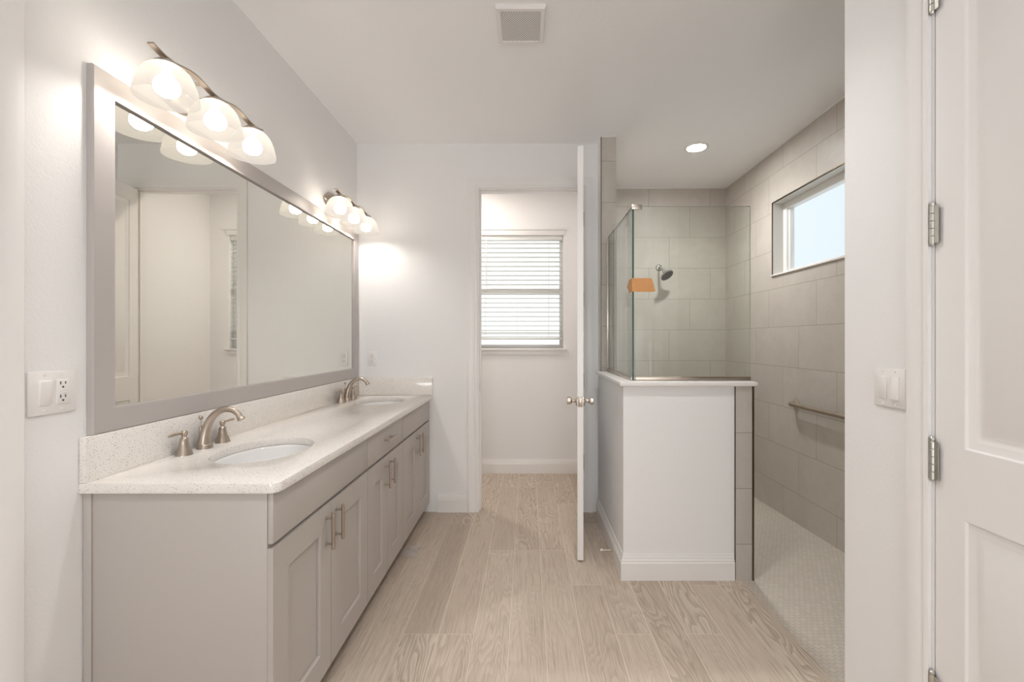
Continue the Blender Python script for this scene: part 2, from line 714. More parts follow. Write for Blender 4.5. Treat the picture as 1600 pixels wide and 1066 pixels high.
def copy_tree(o, loc):
    c = o.copy()
    COL.objects.link(c)
    c.location = loc
    for ch in list(o.children):
        p = ch.copy()
        COL.objects.link(p)
        p.parent = c
        for g in list(ch.children):
            q = g.copy()
            COL.objects.link(q)
            q.parent = p
    return c


# ------------------------------------------------------------------ dimensions
XL, XR, XS = -1.304, 1.075, 1.96       # left wall, right wall, shower outer wall
YD, YB = 3.485, 4.50                   # partition with the inner door, far wall
H = 2.82
OPL, OPR, OPT = -0.3725, 0.42, 2.475   # inner doorway
T = 0.115


def wall_grid(x0, x1, z0, z1, holes, fn, t0, t1):
    """wall slab in (u,z) with rectangular holes; fn(u,t,z) -> point"""
    bm = bmesh.new()
    us = sorted({x0, x1} | {h[0] for h in holes} | {h[1] for h in holes})
    zs = sorted({z0, z1} | {h[2] for h in holes} | {h[3] for h in holes})
    cache = {}

    def V(u, t, z):
        k = (round(u, 4), t, round(z, 4))
        if k not in cache:
            cache[k] = bm.verts.new(fn(u, t, z))
        return cache[k]

    def solid(i, j):
        if i < 0 or j < 0 or i >= len(us) - 1 or j >= len(zs) - 1:
            return False
        cu, cz = (us[i] + us[i + 1]) / 2, (zs[j] + zs[j + 1]) / 2
        return not any(h[0] < cu < h[1] and h[2] < cz < h[3] for h in holes)
    for i in range(len(us) - 1):
        for j in range(len(zs) - 1):
            if not solid(i, j):
                continue
            a, b, c, d = us[i], us[i + 1], zs[j], zs[j + 1]
            for t in (t0, t1):
                bm.faces.new([V(a, t, c), V(b, t, c), V(b, t, d), V(a, t, d)])
            if not solid(i - 1, j):
                bm.faces.new([V(a, t0, c), V(a, t1, c), V(a, t1, d), V(a, t0, d)])
            if not solid(i + 1, j):
                bm.faces.new([V(b, t0, c), V(b, t1, c), V(b, t1, d), V(b, t0, d)])
            if not solid(i, j - 1):
                bm.faces.new([V(a, t0, c), V(b, t0, c), V(b, t1, c), V(a, t1, c)])
            if not solid(i, j + 1):
                bm.faces.new([V(a, t0, d), V(b, t0, d), V(b, t1, d), V(a, t1, d)])
    return bm


def fy(u, t, z):
    return (u, t, z)


def fx(u, t, z):
    return (t, u, z)


# ------------------------------------------------------------------ shell
f = bmesh.new()
bx(f, XL - 0.12, 1.18, REAR - 0.12, 2.50, -0.12, 0.0)
bx(f, XL - 0.12, 0.60, 2.50, YB + 0.12, -0.12, 0.0)
struct('floor', f, M['plank'], 'greige wood-look plank tile floor', 'floor')

f = bmesh.new()                         # curbless shower floor, falling towards the far end
ys = [0.7, 1.2, 1.7, 2.2, 2.5, 2.501, 2.8, 3.1, 3.4, 3.7, 4.0, 4.3, YB]
prev = None
for yy in ys:
    zz = 0.0 if yy < 2.75 else -0.034 * (yy - 2.75)
    x0 = 1.18 if yy <= 2.5 else 0.60
    row = [f.verts.new((x0, yy, zz)), f.verts.new((1.35, yy, zz)), f.verts.new((XS + 0.02, yy, zz)),
           f.verts.new((XS + 0.02, yy, -0.12)), f.verts.new((1.35, yy, -0.12)), f.verts.new((x0, yy, -0.12))]
    if prev:
        ring_faces(f, [prev, row])
    else:
        f.faces.new(row)
    prev = row
f.faces.new(prev[::-1])
struct('floor_shower', f, M['mosaic'], 'beige mosaic shower floor sloping away without a curb', 'floor')

struct('ceiling', box(XL - 0.12, XS + 0.12, REAR - 0.12, YB + 0.12, H, H + 0.12), M['ceiling'], 'flat white textured ceiling', 'ceiling')

# left wall, with the opening for the door beside the camera
D3A, D3B = 0.30, 1.083
struct('wall_left', wall_grid(REAR - 0.12, YB + 0.12, 0, H, [(D3A, D3B, 0, OPT)], fx, XL - 0.12, XL), M['wall'], 'white wall behind the vanity mirror', 'wall')

# right wall ending at the shower entry; opening for the door at the right
D2A, D2B = 0.42, 1.204
wr = wall_grid(REAR - 0.12, 1.541, 0, H, [(D2A, D2B, 0, OPT)], fx, XR, XR + T)
struct('wall_right', wr, M['wall'], 'white wall on the right, ending at the shower entry', 'wall')

# rear wall; its unseen window is added to let in fill light
WR = (-0.95, 0.85, 0.35, 2.15)
struct('wall_rear', wall_grid(XL - 0.12, XR + T, 0, H, [WR], fy, REAR - 0.12, REAR), M['wall'], 'white wall behind the viewer', 'wall')
w3 = sthing('window_added', 'wide window added behind the viewer for fill light', 'window', (-0.05, REAR - 0.02, WR[2]))
fb = bmesh.new()
for a, b in ((WR[0], WR[0] + 0.05), (-0.075, -0.025), (WR[1] - 0.05, WR[1])):
    bx(fb, a, b, REAR - 0.04, REAR, WR[2], WR[3], 0.004)
bx(fb, WR[0] + 0.05, -0.075, REAR - 0.04, REAR, WR[2], WR[2] + 0.05, 0.004)
bx(fb, -0.025, WR[1] - 0.05, REAR - 0.04, REAR, WR[2], WR[2] + 0.05, 0.004)
bx(fb, WR[0] + 0.05, -0.075, REAR - 0.04, REAR, WR[3] - 0.05, WR[3], 0.004)
bx(fb, -0.025, WR[1] - 0.05, REAR - 0.04, REAR, WR[3] - 0.05, WR[3], 0.004)
obj('window_frame', fb, M['vinyl'], w3)

# partition with the inner doorway
struct('wall_partition', wall_grid(XL, 0.543, 0, H, [(OPL, OPR, 0, OPT)], fy, YD, YD + T), M['wall'], 'white partition wall with the open inner doorway', 'wall')

# far wall: painted part with the window, tiled part in the shower
W1 = (-0.56, 0.354, 1.235, 2.352)
struct('wall_back', wall_grid(XL - 0.12, 0.60, 0, H, [W1], fy, YB, YB + 0.12), M['wall'], 'white far wall under the blind window', 'wall')
struct('wall_shower_back', wall_grid(0.60, XS + 0.12, -0.12, H, [], fy, YB, YB + 0.12), M['tile'], 'grey tiled wall behind the shower head', 'wall')

# wall between toilet room and shower: painted left face, tiled end and shower face
PX0, PX1, PY0 = 0.543, 0.655, 3.36
wd = box(PX0, PX1, PY0, YB, -0.06, H)
for fc in wd.faces:
    c = fc.calc_center_median()
    fc.material_index = 0 if abs(c.x - PX0) < 1e-4 else (2 if abs(c.y - PY0) < 1e-4 else 1)
struct('wall_divider', wd, [M['wall'], M['tile'], M['tile_end']], 'narrow wall end faced with grey tile behind the open door', 'wall')
eg = bmesh.new()
bx(eg, PX0 - 0.001, PX0 + 0.004, PY0 - 0.003, PY0 + 0.004, 1.087, H - 0.002)
struct('trim_1', eg, M['bronze'], 'thin dark metal edging on the tiled wall end', 'trim')

# shower outer wall with the high window
W2 = (2.25, 3.64, 1.822, 2.408)
struct('wall_shower_right', wall_grid(0.58, YB, -0.12, H, [W2], fx, XS, XS + 0.14), M['tile'], 'long grey tiled shower wall with a high window', 'wall')
struct('wall_shower_near', box(XR + T, XS, 0.58, 0.70, -0.1, H), M['tile'], 'tiled near end of the shower', 'wall')

# L-shaped half wall
HT = 1.062
HX0, HX1, HY0, HY1 = 0.527, 1.140, 2.50, 2.64
hw = bmesh.new()
pl = [(HX0, HY0), (1.235, HY0), (1.235, HY1), (PX1, HY1), (PX1, PY0), (HX0, PY0)]
lo = [hw.verts.new((x, y, -0.03)) for x, y in pl]
hi = [hw.verts.new((x, y, HT)) for x, y in pl]
ring_faces(hw, [lo, hi])
hw.faces.new(lo[::-1])
hw.faces.new(hi)
for fc in hw.faces:
    c = fc.calc_center_median()
    tiled = abs(c.x - 1.235) < 1e-3 or abs(c.y - HY1) < 1e-3 or abs(c.x - PX1) < 1e-3
    fc.material_index = 1 if tiled else 0
bx(hw, HX1, 1.235, HY0 - 0.012, HY0, 0.0, HT, mi=2)
struct('wall_half', hw, [M['wall'], M['tile'], M['tile_end']], 'white half wall around the shower with a tiled end', 'wall')
eg = bmesh.new()
bx(eg, 1.229, 1.238, HY0 - 0.0165, HY0 + 0.002, 0.0, HT)
struct('trim_2', eg, M['bronze'], 'dark bronze edging at the right corner of the tiled half wall end', 'trim')
eg = bmesh.new()
bx(eg, HX1 - 0.0028, HX1, HY0 - 0.010, HY0, 0.0, HT)
struct('trim_3', eg, M['bronze'], 'thin dark edging between half wall paint and its tiled end', 'trim')
# white caulk line at shower ceiling
ck = bmesh.new()
bx(ck, PX1, XS, YB - 0.006, YB, H - 0.007, H)
bx(ck, XS - 0.006, XS, 0.70, YB - 0.006, H - 0.007, H)
bx(ck, PX0, PX1, PY0 - 0.005, PY0, H - 0.006, H)
struct('trim_4', ck, M['trim'], 'white caulk line where the shower tile meets the ceiling', 'trim')

# ------------------------------------------------------------------ baseboards
BB = [(0.0005, 0), (0.0155, 0), (0.0155, 0.094), (0.0120, 0.098), (0.0120, 0.109), (0.0085, 0.113), (0.0085, 0.124), (0.0045, 0.131), (0.0045, 0.140), (0.0005, 0.140)]


def base(name, path, flip, label):
    bm = sweep(path, (0, 0, 1), BB, flip)
    return struct(name, bm, M['trim'], label, 'baseboard')


base('baseboard_partition', [(-0.685, YD, 0), (-0.4555, YD, 0)], -1, 'short white baseboard between the vanity and the door casing')
base('baseboard_back', [(XL + 0.016, YB, 0), (0.526, YB, 0)], -1, 'white baseboard below the blind window')
base('baseboard_half', [(HX0, PY0 - 0.002, 0), (HX0, HY0, 0), (HX1 - 0.006, HY0, 0)], -1, 'white baseboard wrapping the half wall corner')
base('baseboard_divider', [(PX0, YB, 0), (PX0, YD + T, 0)], -1, 'white baseboard in the toilet room on the right')
base('baseboard_left', [(XL, 1.168, 0), (XL, 1.334, 0)], -1, 'white baseboard beside the vanity end')
base('baseboard_right', [(XR + T, 1.541, 0), (XR, 1.541, 0), (XR, 1.289, 0)], -1, 'white baseboard on the right wall end')
base('baseboard_rear', [(XL, REAR, 0), (XR, REAR, 0)], 1, 'white baseboard behind the viewer')

# ------------------------------------------------------------------ door casings and jambs
CAS = [(0.005, 0.0005), (0.005, 0.009), (0.010, 0.012), (0.020, 0.0125), (0.026, 0.0095), (0.034, 0.0125), (0.050, 0.0165), (0.070, 0.0175), (0.082, 0.0165), (0.082, 0.0005)]


def casing(name, path, N, flip, label, prof=CAS):
    return struct(name, sweep(path, N, prof, flip), M['trim'], label, 'door casing')


casing('trim_5', [(OPL, YD, 0.0), (OPL, YD, OPT), (OPR, YD, OPT), (OPR, YD, 0.0)], (0, -1, 0), 1, 'white casing around the open inner doorway')
casing('trim_6', [(OPL, YD + T, 0.0), (OPL, YD + T, OPT), (OPR, YD + T, OPT), (OPR, YD + T, 0.0)], (0, 1, 0), -1, 'white casing on the toilet side of the inner doorway')
CAS2 = [(u * 0.80 + 0.002, v) for u, v in CAS]
casing('trim_7', [(XR, D2B, 0), (XR, D2B, OPT), (XR, D2A, OPT), (XR, D2A, 0)], (-1, 0, 0), 1, 'white casing around the closed door on the right', CAS2)
casing('trim_8', [(XL, D3B, 0), (XL, D3B, OPT), (XL, D3A, OPT), (XL, D3A, 0)], (1, 0, 0), -1, 'white casing at the left edge of the picture')
# jamb linings
jb = bmesh.new()
bx(jb, OPL, OPL + 0.004, YD, YD + T, 0, OPT - 0.004)
bx(jb, OPR - 0.004, OPR, YD, YD + T, 0, OPT - 0.004)
bx(jb, OPL, OPR, YD, YD + T, OPT - 0.004, OPT)
bx(jb, OPL + 0.004, OPL + 0.014, YD + 0.042, YD + 0.075, 0, OPT - 0.014)       # stops
bx(jb, OPR - 0.014, OPR - 0.004, YD + 0.042, YD + 0.075, 0, OPT - 0.014)
bx(jb, OPL + 0.004, OPR - 0.004, YD + 0.042, YD + 0.075, OPT - 0.014, OPT - 0.004)
struct('trim_9', jb, M['trim'], 'white jamb lining of the open inner doorway', 'door jamb')
jb = bmesh.new()
bx(jb, XR + 0.040, XR + T, D2B - 0.012, D2B, 0, OPT)
bx(jb, XR + 0.040, XR + T, D2A, D2A + 0.012, 0, OPT)
bx(jb, XR + 0.040, XR + T, D2A + 0.012, D2B - 0.012, OPT - 0.012, OPT)
struct('trim_10', jb, M['trim'], 'door stop behind the closed door on the right', 'door jamb')
sp = bmesh.new()
bx(sp, OPL + 0.004, OPL + 0.0065, YD + 0.008, YD + 0.036, 0.925, 0.985, 0.001)
o = struct('trim_11', sp, M['steel'], 'small metal strike plate on the left door jamb', 'strike plate')

# ------------------------------------------------------------------ doors
DPROF = [(0, 0), (0.004, 0.005), (0.010, 0.0065), (0.020, 0.0065), (0.024, 0.0085), (0.036, 0.0085), (0.050, 0.002)]
DH, DT = 2.455, 0.035


def hinge_bm(x, y, z, leaf_dir):
    bm = bmesh.new()
    for k in range(5):
        lathe(bm, [(0.0058, 0), (0.0066, 0.001), (0.0066, 0.0182), (0.0058, 0.0192)], (x, y, z - 0.05 + k * 0.02), n=14)
    lathe(bm, [(0.0055, 0), (0.0062, 0.003), (0.0062, 0.008), (0.003, 0.012)], (x, y, z + 0.05), n=14)
    lathe(bm, [(0.003, -0.006), (0.0055, -0.002), (0.0055, 0)], (x, y, z - 0.05), n=14)
    bx(bm, x - 0.0005 + leaf_dir[0][0], x + leaf_dir[0][1], y + leaf_dir[1][0], y + leaf_dir[1][1], z - 0.05, z + 0.05)
    return bm


def door_leaf(w):
    return paneled(w, DH, DT, [(0.08, w - 0.08, 0.24, 0.856), (0.08, w - 0.08, 1.032, DH - 0.105)], DPROF)


# door 1: the open inner door, hinged on the right jamb
A = Vector((OPR - 0.002, YD - 0.012))
Bp = Vector((0.331, 2.690))
dv = (Bp - A).normalized()
DW = (Bp - A).length
ang = math.atan2(dv.y, dv.x)
d1 = sthing('door_1', 'open white two-panel door standing in front of the half wall', 'door', (A.x, A.y, 0.012), ang)
# local x runs from hinge to free edge; local -y is the left-hand face seen from the camera side
leaf = door_leaf(DW)
xform(leaf, Matrix.Translation((0, -DT, 0)))
obj('slab', leaf, M['trim'], d1)


def knob_pair(parent, x, z, y0, y1, m):
    for s, yy in ((-1, y0), (1, y1)):
        bm = bmesh.new()
        lathe(bm, [(0.033, 0), (0.033, 0.004), (0.029, 0.009), (0.014, 0.012), (0.011, 0.018), (0.011, 0.030), (0.016, 0.034), (0.0225, 0.040),
                   (0.0245, 0.050), (0.0235, 0.060), (0.017, 0.064)], (x, yy, z), (0, s, 0), 28)
        obj('door_knob', bm, m, parent)


knob_pair(d1, DW - 0.062, 0.936, -DT, 0.0, M['nickel_pale'])
lp = bmesh.new()
bx(lp, DW, DW + 0.0015, -DT + 0.004, -0.004, 0.936 - 0.029, 0.936 + 0.029, 0.0006)
lpo = obj('latch_plate', lp, M['nickel'], d1)
lb = bmesh.new()
bx(lb, DW + 0.0015, DW + 0.008, -DT + 0.011, -0.011, 0.936 - 0.010, 0.936 + 0.010, 0.002)
obj('latch_bolt', lb, M['nickel_pale'], lpo)
for hz in (0.37, 0.99, 1.61, 2.22):
    hb = hinge_bm(-0.004, 0.009, hz, ((0.0, 0.03), (-0.009, -0.0075)))
    obj('hinge', hb, M['steel'], d1)


def flat_door(name, label, xface, sgn, y_h, y_f, knob_at_free=True):
    """closed door in a side wall: face at xface looking in direction sgn; hinge edge y_h (far), free edge y_f (near)"""
    w = y_h - y_f
    d = sthing(name, label, 'door', (xface, y_h, 0.012))
    bm = door_leaf(w)
    # map local x -> -Y, local y(0 front) -> away from the room
    mt = Matrix(((0, -sgn, 0, xface), (-1, 0, 0, y_h), (0, 0, 1, 0.012), (0, 0, 0, 1)))
    obj('slab', xform(bm, mt), M['trim'], d)
    for hz in (0.380, 0.997, 1.618, 2.231):
        hb = hinge_bm(0, 0, hz, ((0.0, 0.0012), (-0.018, 0.018)))
        xform(hb, Matrix.Translation((xface + sgn * 0.0075, y_h + 0.002, 0)))
        obj('hinge', hb, M['steel'], d)
    bm = bmesh.new()
    lathe(bm, [(0.033, 0), (0.033, 0.004), (0.029, 0.009), (0.014, 0.012), (0.011, 0.03), (0.0225, 0.040), (0.0245, 0.050), (0.0235, 0.060), (0.017, 0.064)],
          (xface, y_f + 0.062, 0.948), (sgn, 0, 0), 28)
    obj('door_knob', bm, M['nickel_pale'], d)
    return d


flat_door('door_2', 'closed white two-panel door at the right edge with steel hinges', XR + 0.002, -1, D2B - 0.004, D2A + 0.004)
flat_door('door_3', 'closed white door in the left wall beside the viewer', XL - 0.002, 1, D3B - 0.004, D3A + 0.004)

# ------------------------------------------------------------------ windows
# window 1: vinyl single-hung behind the blind
wn1 = sthing('window_1', 'white single-hung window behind the horizontal blind', 'window', (-0.1, YB + 0.09, W1[2]))
x0, x1, z0, z1 = W1
fb = bmesh.new()
fw = 0.032
bx(fb, x0, x0 + fw, YB + 0.065, YB + 0.115, z0 + 0.0, z1, 0.003)
bx(fb, x1 - fw, x1, YB + 0.065, YB + 0.115, z0, z1, 0.003)
bx(fb, x0 + fw, x1 - fw, YB + 0.065, YB + 0.115, z0, z0 + 0.036, 0.003)
bx(fb, x0 + fw, x1 - fw, YB + 0.065, YB + 0.115, z1 - 0.032, z1, 0.003)
obj('window_frame', fb, M['vinyl'], wn1)
mr = bmesh.new()
bx(mr, x0 + fw, x1 - fw, YB + 0.072, YB + 0.10, 1.770, 1.822, 0.004)
bx(mr, x0 + 0.25, x0 + 0.30, YB + 0.066, YB + 0.072, 1.812, 1.826, 0.002)
bx(mr, x1 - 0.26, x1 - 0.21, YB + 0.066, YB + 0.072, 1.812, 1.826, 0.002)
obj('meeting_rail', mr, M['vinyl'], wn1)
for za, zb in ((z0 + 0.036, 1.770), (1.822, z1 - 0.032)):
    obj('pane', box(x0 + fw, x1 - fw, YB + 0.088, YB + 0.092, za, zb), M['pane'], wn1)
sl = bmesh.new()
bx(sl, x0 - 0.035, x1 + 0.035, YB - 0.030, YB + 0.065, z0 - 0.022, z0, 0.004)
bx(sl, x0 - 0.02, x1 + 0.02, YB - 0.014, YB - 0.0005, z0 - 0.062, z0 - 0.022, 0.003)
obj('window_sill', sl, M['trim'], wn1)
hd = bmesh.new()
bx(hd, x0 - 0.035, x1 + 0.035, YB - 0.020, YB - 0.0005, z1 + 0.050, z1 + 0.066, 0.003)
bx(hd, x0 - 0.02, x1 + 0.02, YB - 0.012, YB - 0.0005, z1, z1 + 0.050, 0.002)
obj('head_trim', hd, M['trim'], wn1)

# window 2: high shower window
wn2 = sthing('window_2', 'high white framed window in the tiled shower wall', 'window', (XS + 0.1, 2.95, W2[2]))
y0, y1, z0, z1 = W2
fb = bmesh.new()
XF0, XF1 = XS + 0.085, XS + 0.14
fw = 0.048
z0s = z0 + 0.014
bx(fb, XF0, XF1, y1 - fw, y1, z0s, z1, 0.003)
bx(fb, XF0, XF1, y0, y0 + fw, z0s, z1, 0.003)
bx(fb, XF0, XF1, y0 + fw, y1 - fw, z0s, z0s + 0.030, 0.003)
bx(fb, XF0, XF1, y0 + fw, y1 - fw, z1 - 0.055, z1, 0.003)
obj('window_frame', fb, M['vinyl'], wn2)
sb = bmesh.new()                        # inner sash bead
for a, b, c, d in ((y1 - fw - 0.016, y1 - fw, z0s + 0.03, z1 - 0.055), (y0 + fw, y0 + fw + 0.016, z0s + 0.03, z1 - 0.055)):
    bx(sb, XF0 + 0.018, XF1, a, b, c, d, 0.002)
obj('sash', sb, M['vinyl'], wn2)
obj('pane', box(XF0 + 0.03, XF0 + 0.034, y0 + fw + 0.016, y1 - fw - 0.016, z0s + 0.030, z1 - 0.055), M['pane'], wn2)
sl = bmesh.new()
bx(sl, XS - 0.012, XS + 0.14, y0, y1 + 0.006, z0, z0s, 0.003)
obj('window_sill', sl, M['cap'], wn2)
eg = bmesh.new()
bx(eg, XS - 0.003, XS + 0.004, y1 - 0.002, y1 + 0.005, z0s, z1 + 0.006)
bx(eg, XS - 0.003, XS + 0.004, y0, y1 - 0.002, z1, z1 + 0.006)
obj('edge_trim', eg, M['bronze'], wn2)
# tiled reveal lining, with the window's light put into its pale colour
rv = bmesh.new()
bx(rv, XS + 0.004, XF0, y1 - 0.004, y1 - 0.0005, z0s, z1 - 0.0005)
bx(rv, XS + 0.004, XF0, y0, y1 - 0.004, z1 - 0.004, z1 - 0.0005)
obj('reveal', rv, plain('window_lit_reveal_tile', (0.66, 0.64, 0.60, 1), 0.4), wn2)

# blind on window 1
x0, x1, z0, z1 = W1
bl = thing('window_blind', 'white horizontal slatted blind in the window seen through the inner doorway', 'blind', (-0.1, YB + 0.036, z1))
hr = box(x0 + 0.006, x1 - 0.006, YB + 0.008, YB + 0.062, z1 - 0.046, z1 - 0.001, 0.003)
obj('headrail', hr, M['slat'], bl)
zb = 1.328
st = bmesh.new()
zz = z1 - 0.075
zs_ = []
while zz > zb + 0.075:
    zs_.append(zz)
    zz -= 0.0455
zs_ += [zb + 0.062, zb + 0.050, zb + 0.019]
for q in zs_:
    t = box(x0 + 0.008, x1 - 0.008, -0.025, 0.025, -0.0014, 0.0014, 0.0009, 1)
    merge(st, t, Matrix.Translation((0, YB + 0.036, q)) @ Matrix.Rotation(math.radians(-5.0), 4, 'X'))
obj('slats', st, M['slat'], bl)
obj('bottom_rail', box(x0 + 0.008, x1 - 0.008, YB + 0.011, YB + 0.061, zb - 0.008, zb + 0.010, 0.004), M['slat'], bl)
for xx in (x0 + 0.14, (x0 + x1) / 2, x1 - 0.14):
    cb = bmesh.new()
    for yy in (YB + 0.012, YB + 0.060):
        tube(cb, [(xx, yy, zb), (xx, yy, z1 - 0.04)], 0.0009, 6)
    obj('ladder_cord', cb, M['slat'], bl)
wb = bmesh.new()
tube(wb, [(-0.405, YB + 0.004, z1 - 0.05), (-0.405, YB + 0.002, 1.83)], 0.004, 8)
lathe(wb, [(0.003, 0), (0.006, 0.004), (0.006, 0.02), (0.003, 0.024)], (-0.405, YB + 0.002, 1.806), n=10)
obj('tilt_wand', wb, M['slat'], bl)

# ------------------------------------------------------------------ vanity
CF = -0.765          # carcass front
DF = -0.748          # door front
CT = 0.8662           # carcass top
YS = [1.345, 2.131, 2.735, 3.481]


def pull(y, z, vertical, parent):
    bm = bmesh.new()
    L = 0.068
    xb = DF + 0.028
    d = Vector((0, 0, 1)) if vertical else Vector((0, 1, 0))
    c = Vector((xb, y, z))
    tube(bm, [c - d * L, c - d * (L - 0.001), c + d * (L - 0.001), c + d * L], [0.0048, 0.006, 0.006, 0.0048], 14)
    for s in (-1, 1):
        p = c + d * (s * 0.048)
        tube(bm, [(DF, p.y, p.z), (DF + 0.003, p.y, p.z), (DF + 0.0031, p.y, p.z), (xb, p.y, p.z)], [0.0062, 0.0062, 0.0042, 0.0042], 12)
        lathe(bm, [(0.0062, -0.004), (0.0068, -0.002), (0.0068, 0.002), (0.0062, 0.004)], c + d * (s * 0.056), d, 14)
    return obj('handle', bm, M['nickel'], parent)


def cab_door(y0, y1, z0, z1):
    """shaker door; local x runs along +Y, front towards +X"""
    st_ = 0.088
    bm = paneled(y1 - y0, z1 - z0, 0.017, [(st_, y1 - y0 - st_, st_ + 0.004, z1 - z0 - st_ - 0.004)], [(0, 0), (0.0035, 0.003), (0.005, 0.0125), (0.0085, 0.0125), (0.0105, 0.0095)], both=False)
    mt = Matrix(((0, -1, 0, DF), (1, 0, 0, y0), (0, 0, 1, z0), (0, 0, 0, 1)))
    return xform(bm, mt)


def cabinet(y0, y1, label, group, end_panel=False, drawer=False):
    c = thing('vanity_cabinet', label, 'cabinet', (XL + 0.27, (y0 + y1) / 2, 0.0), 0, group)
    bm = bmesh.new()
    t = 0.016
    xb = XL + 0.002
    bx(bm, xb, CF, y0, y0 + t, 0.10, CT)
    bx(bm, xb, CF, y1 - t, y1, 0.10, CT)
    bx(bm, xb, CF, y0 + t, y1 - t, 0.10, 0.116)
    bx(bm, xb, xb + 0.01, y0 + t, y1 - t, 0.116, CT)
    for za, zb_ in ((0.116, 0.14), (0.685, 0.73), (0.84, CT)):
        bx(bm, CF - 0.018, CF, y0 + t, y1 - t, za, zb_)
    bx(bm, CF - 0.018, CF, y0 + t, y0 + 0.035, 0.14, 0.685)
    bx(bm, CF - 0.018, CF, y1 - 0.035, y1 - t, 0.14, 0.685)
    bx(bm, CF - 0.018, CF, y0 + t, y0 + 0.035, 0.73, 0.84)
    bx(bm, CF - 0.018, CF, y1 - 0.035, y1 - t, 0.73, 0.84)
    obj('carcass', bm, M['cab'], c)
    tk = box(CF - 0.075, CF - 0.060, y0 + (0.0 if not end_panel else 0.001), y1, 0.0, 0.10)
    obj('toe_kick', tk, M['cab_dark'], c)
    g = 0.0022
    yd0 = y0 - 0.006 if end_panel else y0 + g
    yd1 = y1 - g
    ym = (yd0 + yd1) / 2
    zt = 0.699
    for a, b, hy in ((yd0, ym - 0.0014, ym - 0.044), (ym + 0.0014, yd1, ym + 0.044)):
        d = obj('door', cab_door(a, b, 0.079, zt), M['cab'], c)
        pull(hy, 0.605, True, d)
    df = obj('drawer_front', box(DF - 0.017, DF, yd0, yd1, 0.712, 0.8635, 0.003), M['cab'], c)
    if drawer:
        df.name = 'drawer'
        pull(ym, 0.788, False, df)
    if end_panel:
        sp_ = bmesh.new()
        bx(sp_, XL + 0.004, CF, y0 - 0.008, y0, 0.0, CT, 0.001)
        obj('side_panel', sp_, M['cab'], c)
        sc = bmesh.new()
        bx(sc, XL + 0.002, XL + 0.026, y0 - 0.0125, y0 - 0.008, 0.0, CT, 0.0015)
        obj('scribe_moulding', sc, M['cab'], c)
    return c


cabinet(YS[0], YS[1], 'grey shaker vanity cabinet nearest the viewer, below the first sink', 'vanity cabinets', end_panel=True)
cabinet(YS[1], YS[2], 'narrow grey middle vanity cabinet with a bar pull on its drawer', 'vanity cabinets', drawer=True)
cabinet(YS[2], YS[3], 'grey vanity cabinet against the far wall, below the second sink', 'vanity cabinets')

# countertop with two oval sink holes
CTOP = 0.897
CX1 = -0.7255
CY0, CY1 = 1.322, YD - 0.001
SINKS = [(-1.005, 1.745), (-1.012, 3.135)]
SA, SB = 0.158, 0.212        # half axes in X and Y


def counter_mesh():
    t = bmesh.new()

    def loop(pts):
        vs = [t.verts.new((x, y, CTOP)) for x, y in pts]
        for k in range(len(vs)):
            t.edges.new((vs[k], vs[(k + 1) % len(vs)]))
    r = 0.03
    out = [(XL + 0.001, CY0)]
    for k in range(9):
        a = -PI / 2 + k / 8 * PI / 2
        out.append((CX1 - r + r * math.cos(a), CY0 + r + r * math.sin(a)))
    out += [(CX1, CY1), (XL + 0.001, CY1)]
    loop(out)
    for cx, cy in SINKS:
        loop([(cx + SA * math.cos(2 * PI * k / 64), cy + SB * math.sin(2 * PI * k / 64)) for k in range(64)])
    bmesh.ops.triangle_fill(t, use_beauty=True, use_dissolve=False, edges=t.edges[:])
    for fc in list(t.faces):
        c = fc.calc_center_median()
        for cx, cy in SINKS:
            if ((c.x - cx) / SA) ** 2 + ((c.y - cy) / SB) ** 2 < 0.985:
                bmesh.ops.delete(t, geom=[fc], context='FACES_ONLY')
                break
    bmesh.ops.recalc_face_normals(t, faces=t.faces[:])
    if t.faces[:][0].normal.z < 0:
        bmesh.ops.reverse_faces(t, faces=t.faces[:])
    top = t.faces[:]
    rim = [e for e in t.edges if len(e.link_faces) == 1]
    ret = bmesh.ops.extrude_edge_only(t, edges=rim)
    nv = [v for v in ret['geom'] if isinstance(v, bmesh.types.BMVert)]
    for v in nv:
        v.co.z = CTOP - 0.0305
    bot = [e for e in t.edges if len(e.link_faces) == 1]
    ret2 = bmesh.ops.duplicate(t, geom=top)
    for g_ in ret2['geom']:
        if isinstance(g_, bmesh.types.BMVert):
            g_.co.z = CTOP - 0.0305
    bmesh.ops.reverse_faces(t, faces=[q for q in ret2['geom'] if isinstance(q, bmesh.types.BMFace)])
    bmesh.ops.remove_doubles(t, verts=t.verts[:], dist=1e-5)
    ed = []
    for e in t.edges:
        if len(e.link_faces) == 2 and e.calc_face_angle(0) > 1.0 and abs(e.verts[0].co.z - e.verts[1].co.z) < 1e-5:
            ed.append(e)
    bmesh.ops.bevel(t, geom=ed, offset=0.003, segments=2, affect='EDGES', profile=0.5)
    return t


ct = thing('countertop', 'long white speckled quartz countertop on the grey vanity', 'countertop', (-1.0, (CY0 + CY1) / 2, CTOP - 0.0305))
obj('slab', counter_mesh(), M['quartz'], ct)
SPT = 1.031
obj('backsplash', box(XL + 0.001, XL + 0.021, CY0, CY1, CTOP, SPT, 0.002), M['quartz'], ct)
obj('side_splash', box(XL + 0.021, CX1 + 0.001, CY1 - 0.020, CY1, CTOP, SPT, 0.002), M['quartz'], ct)


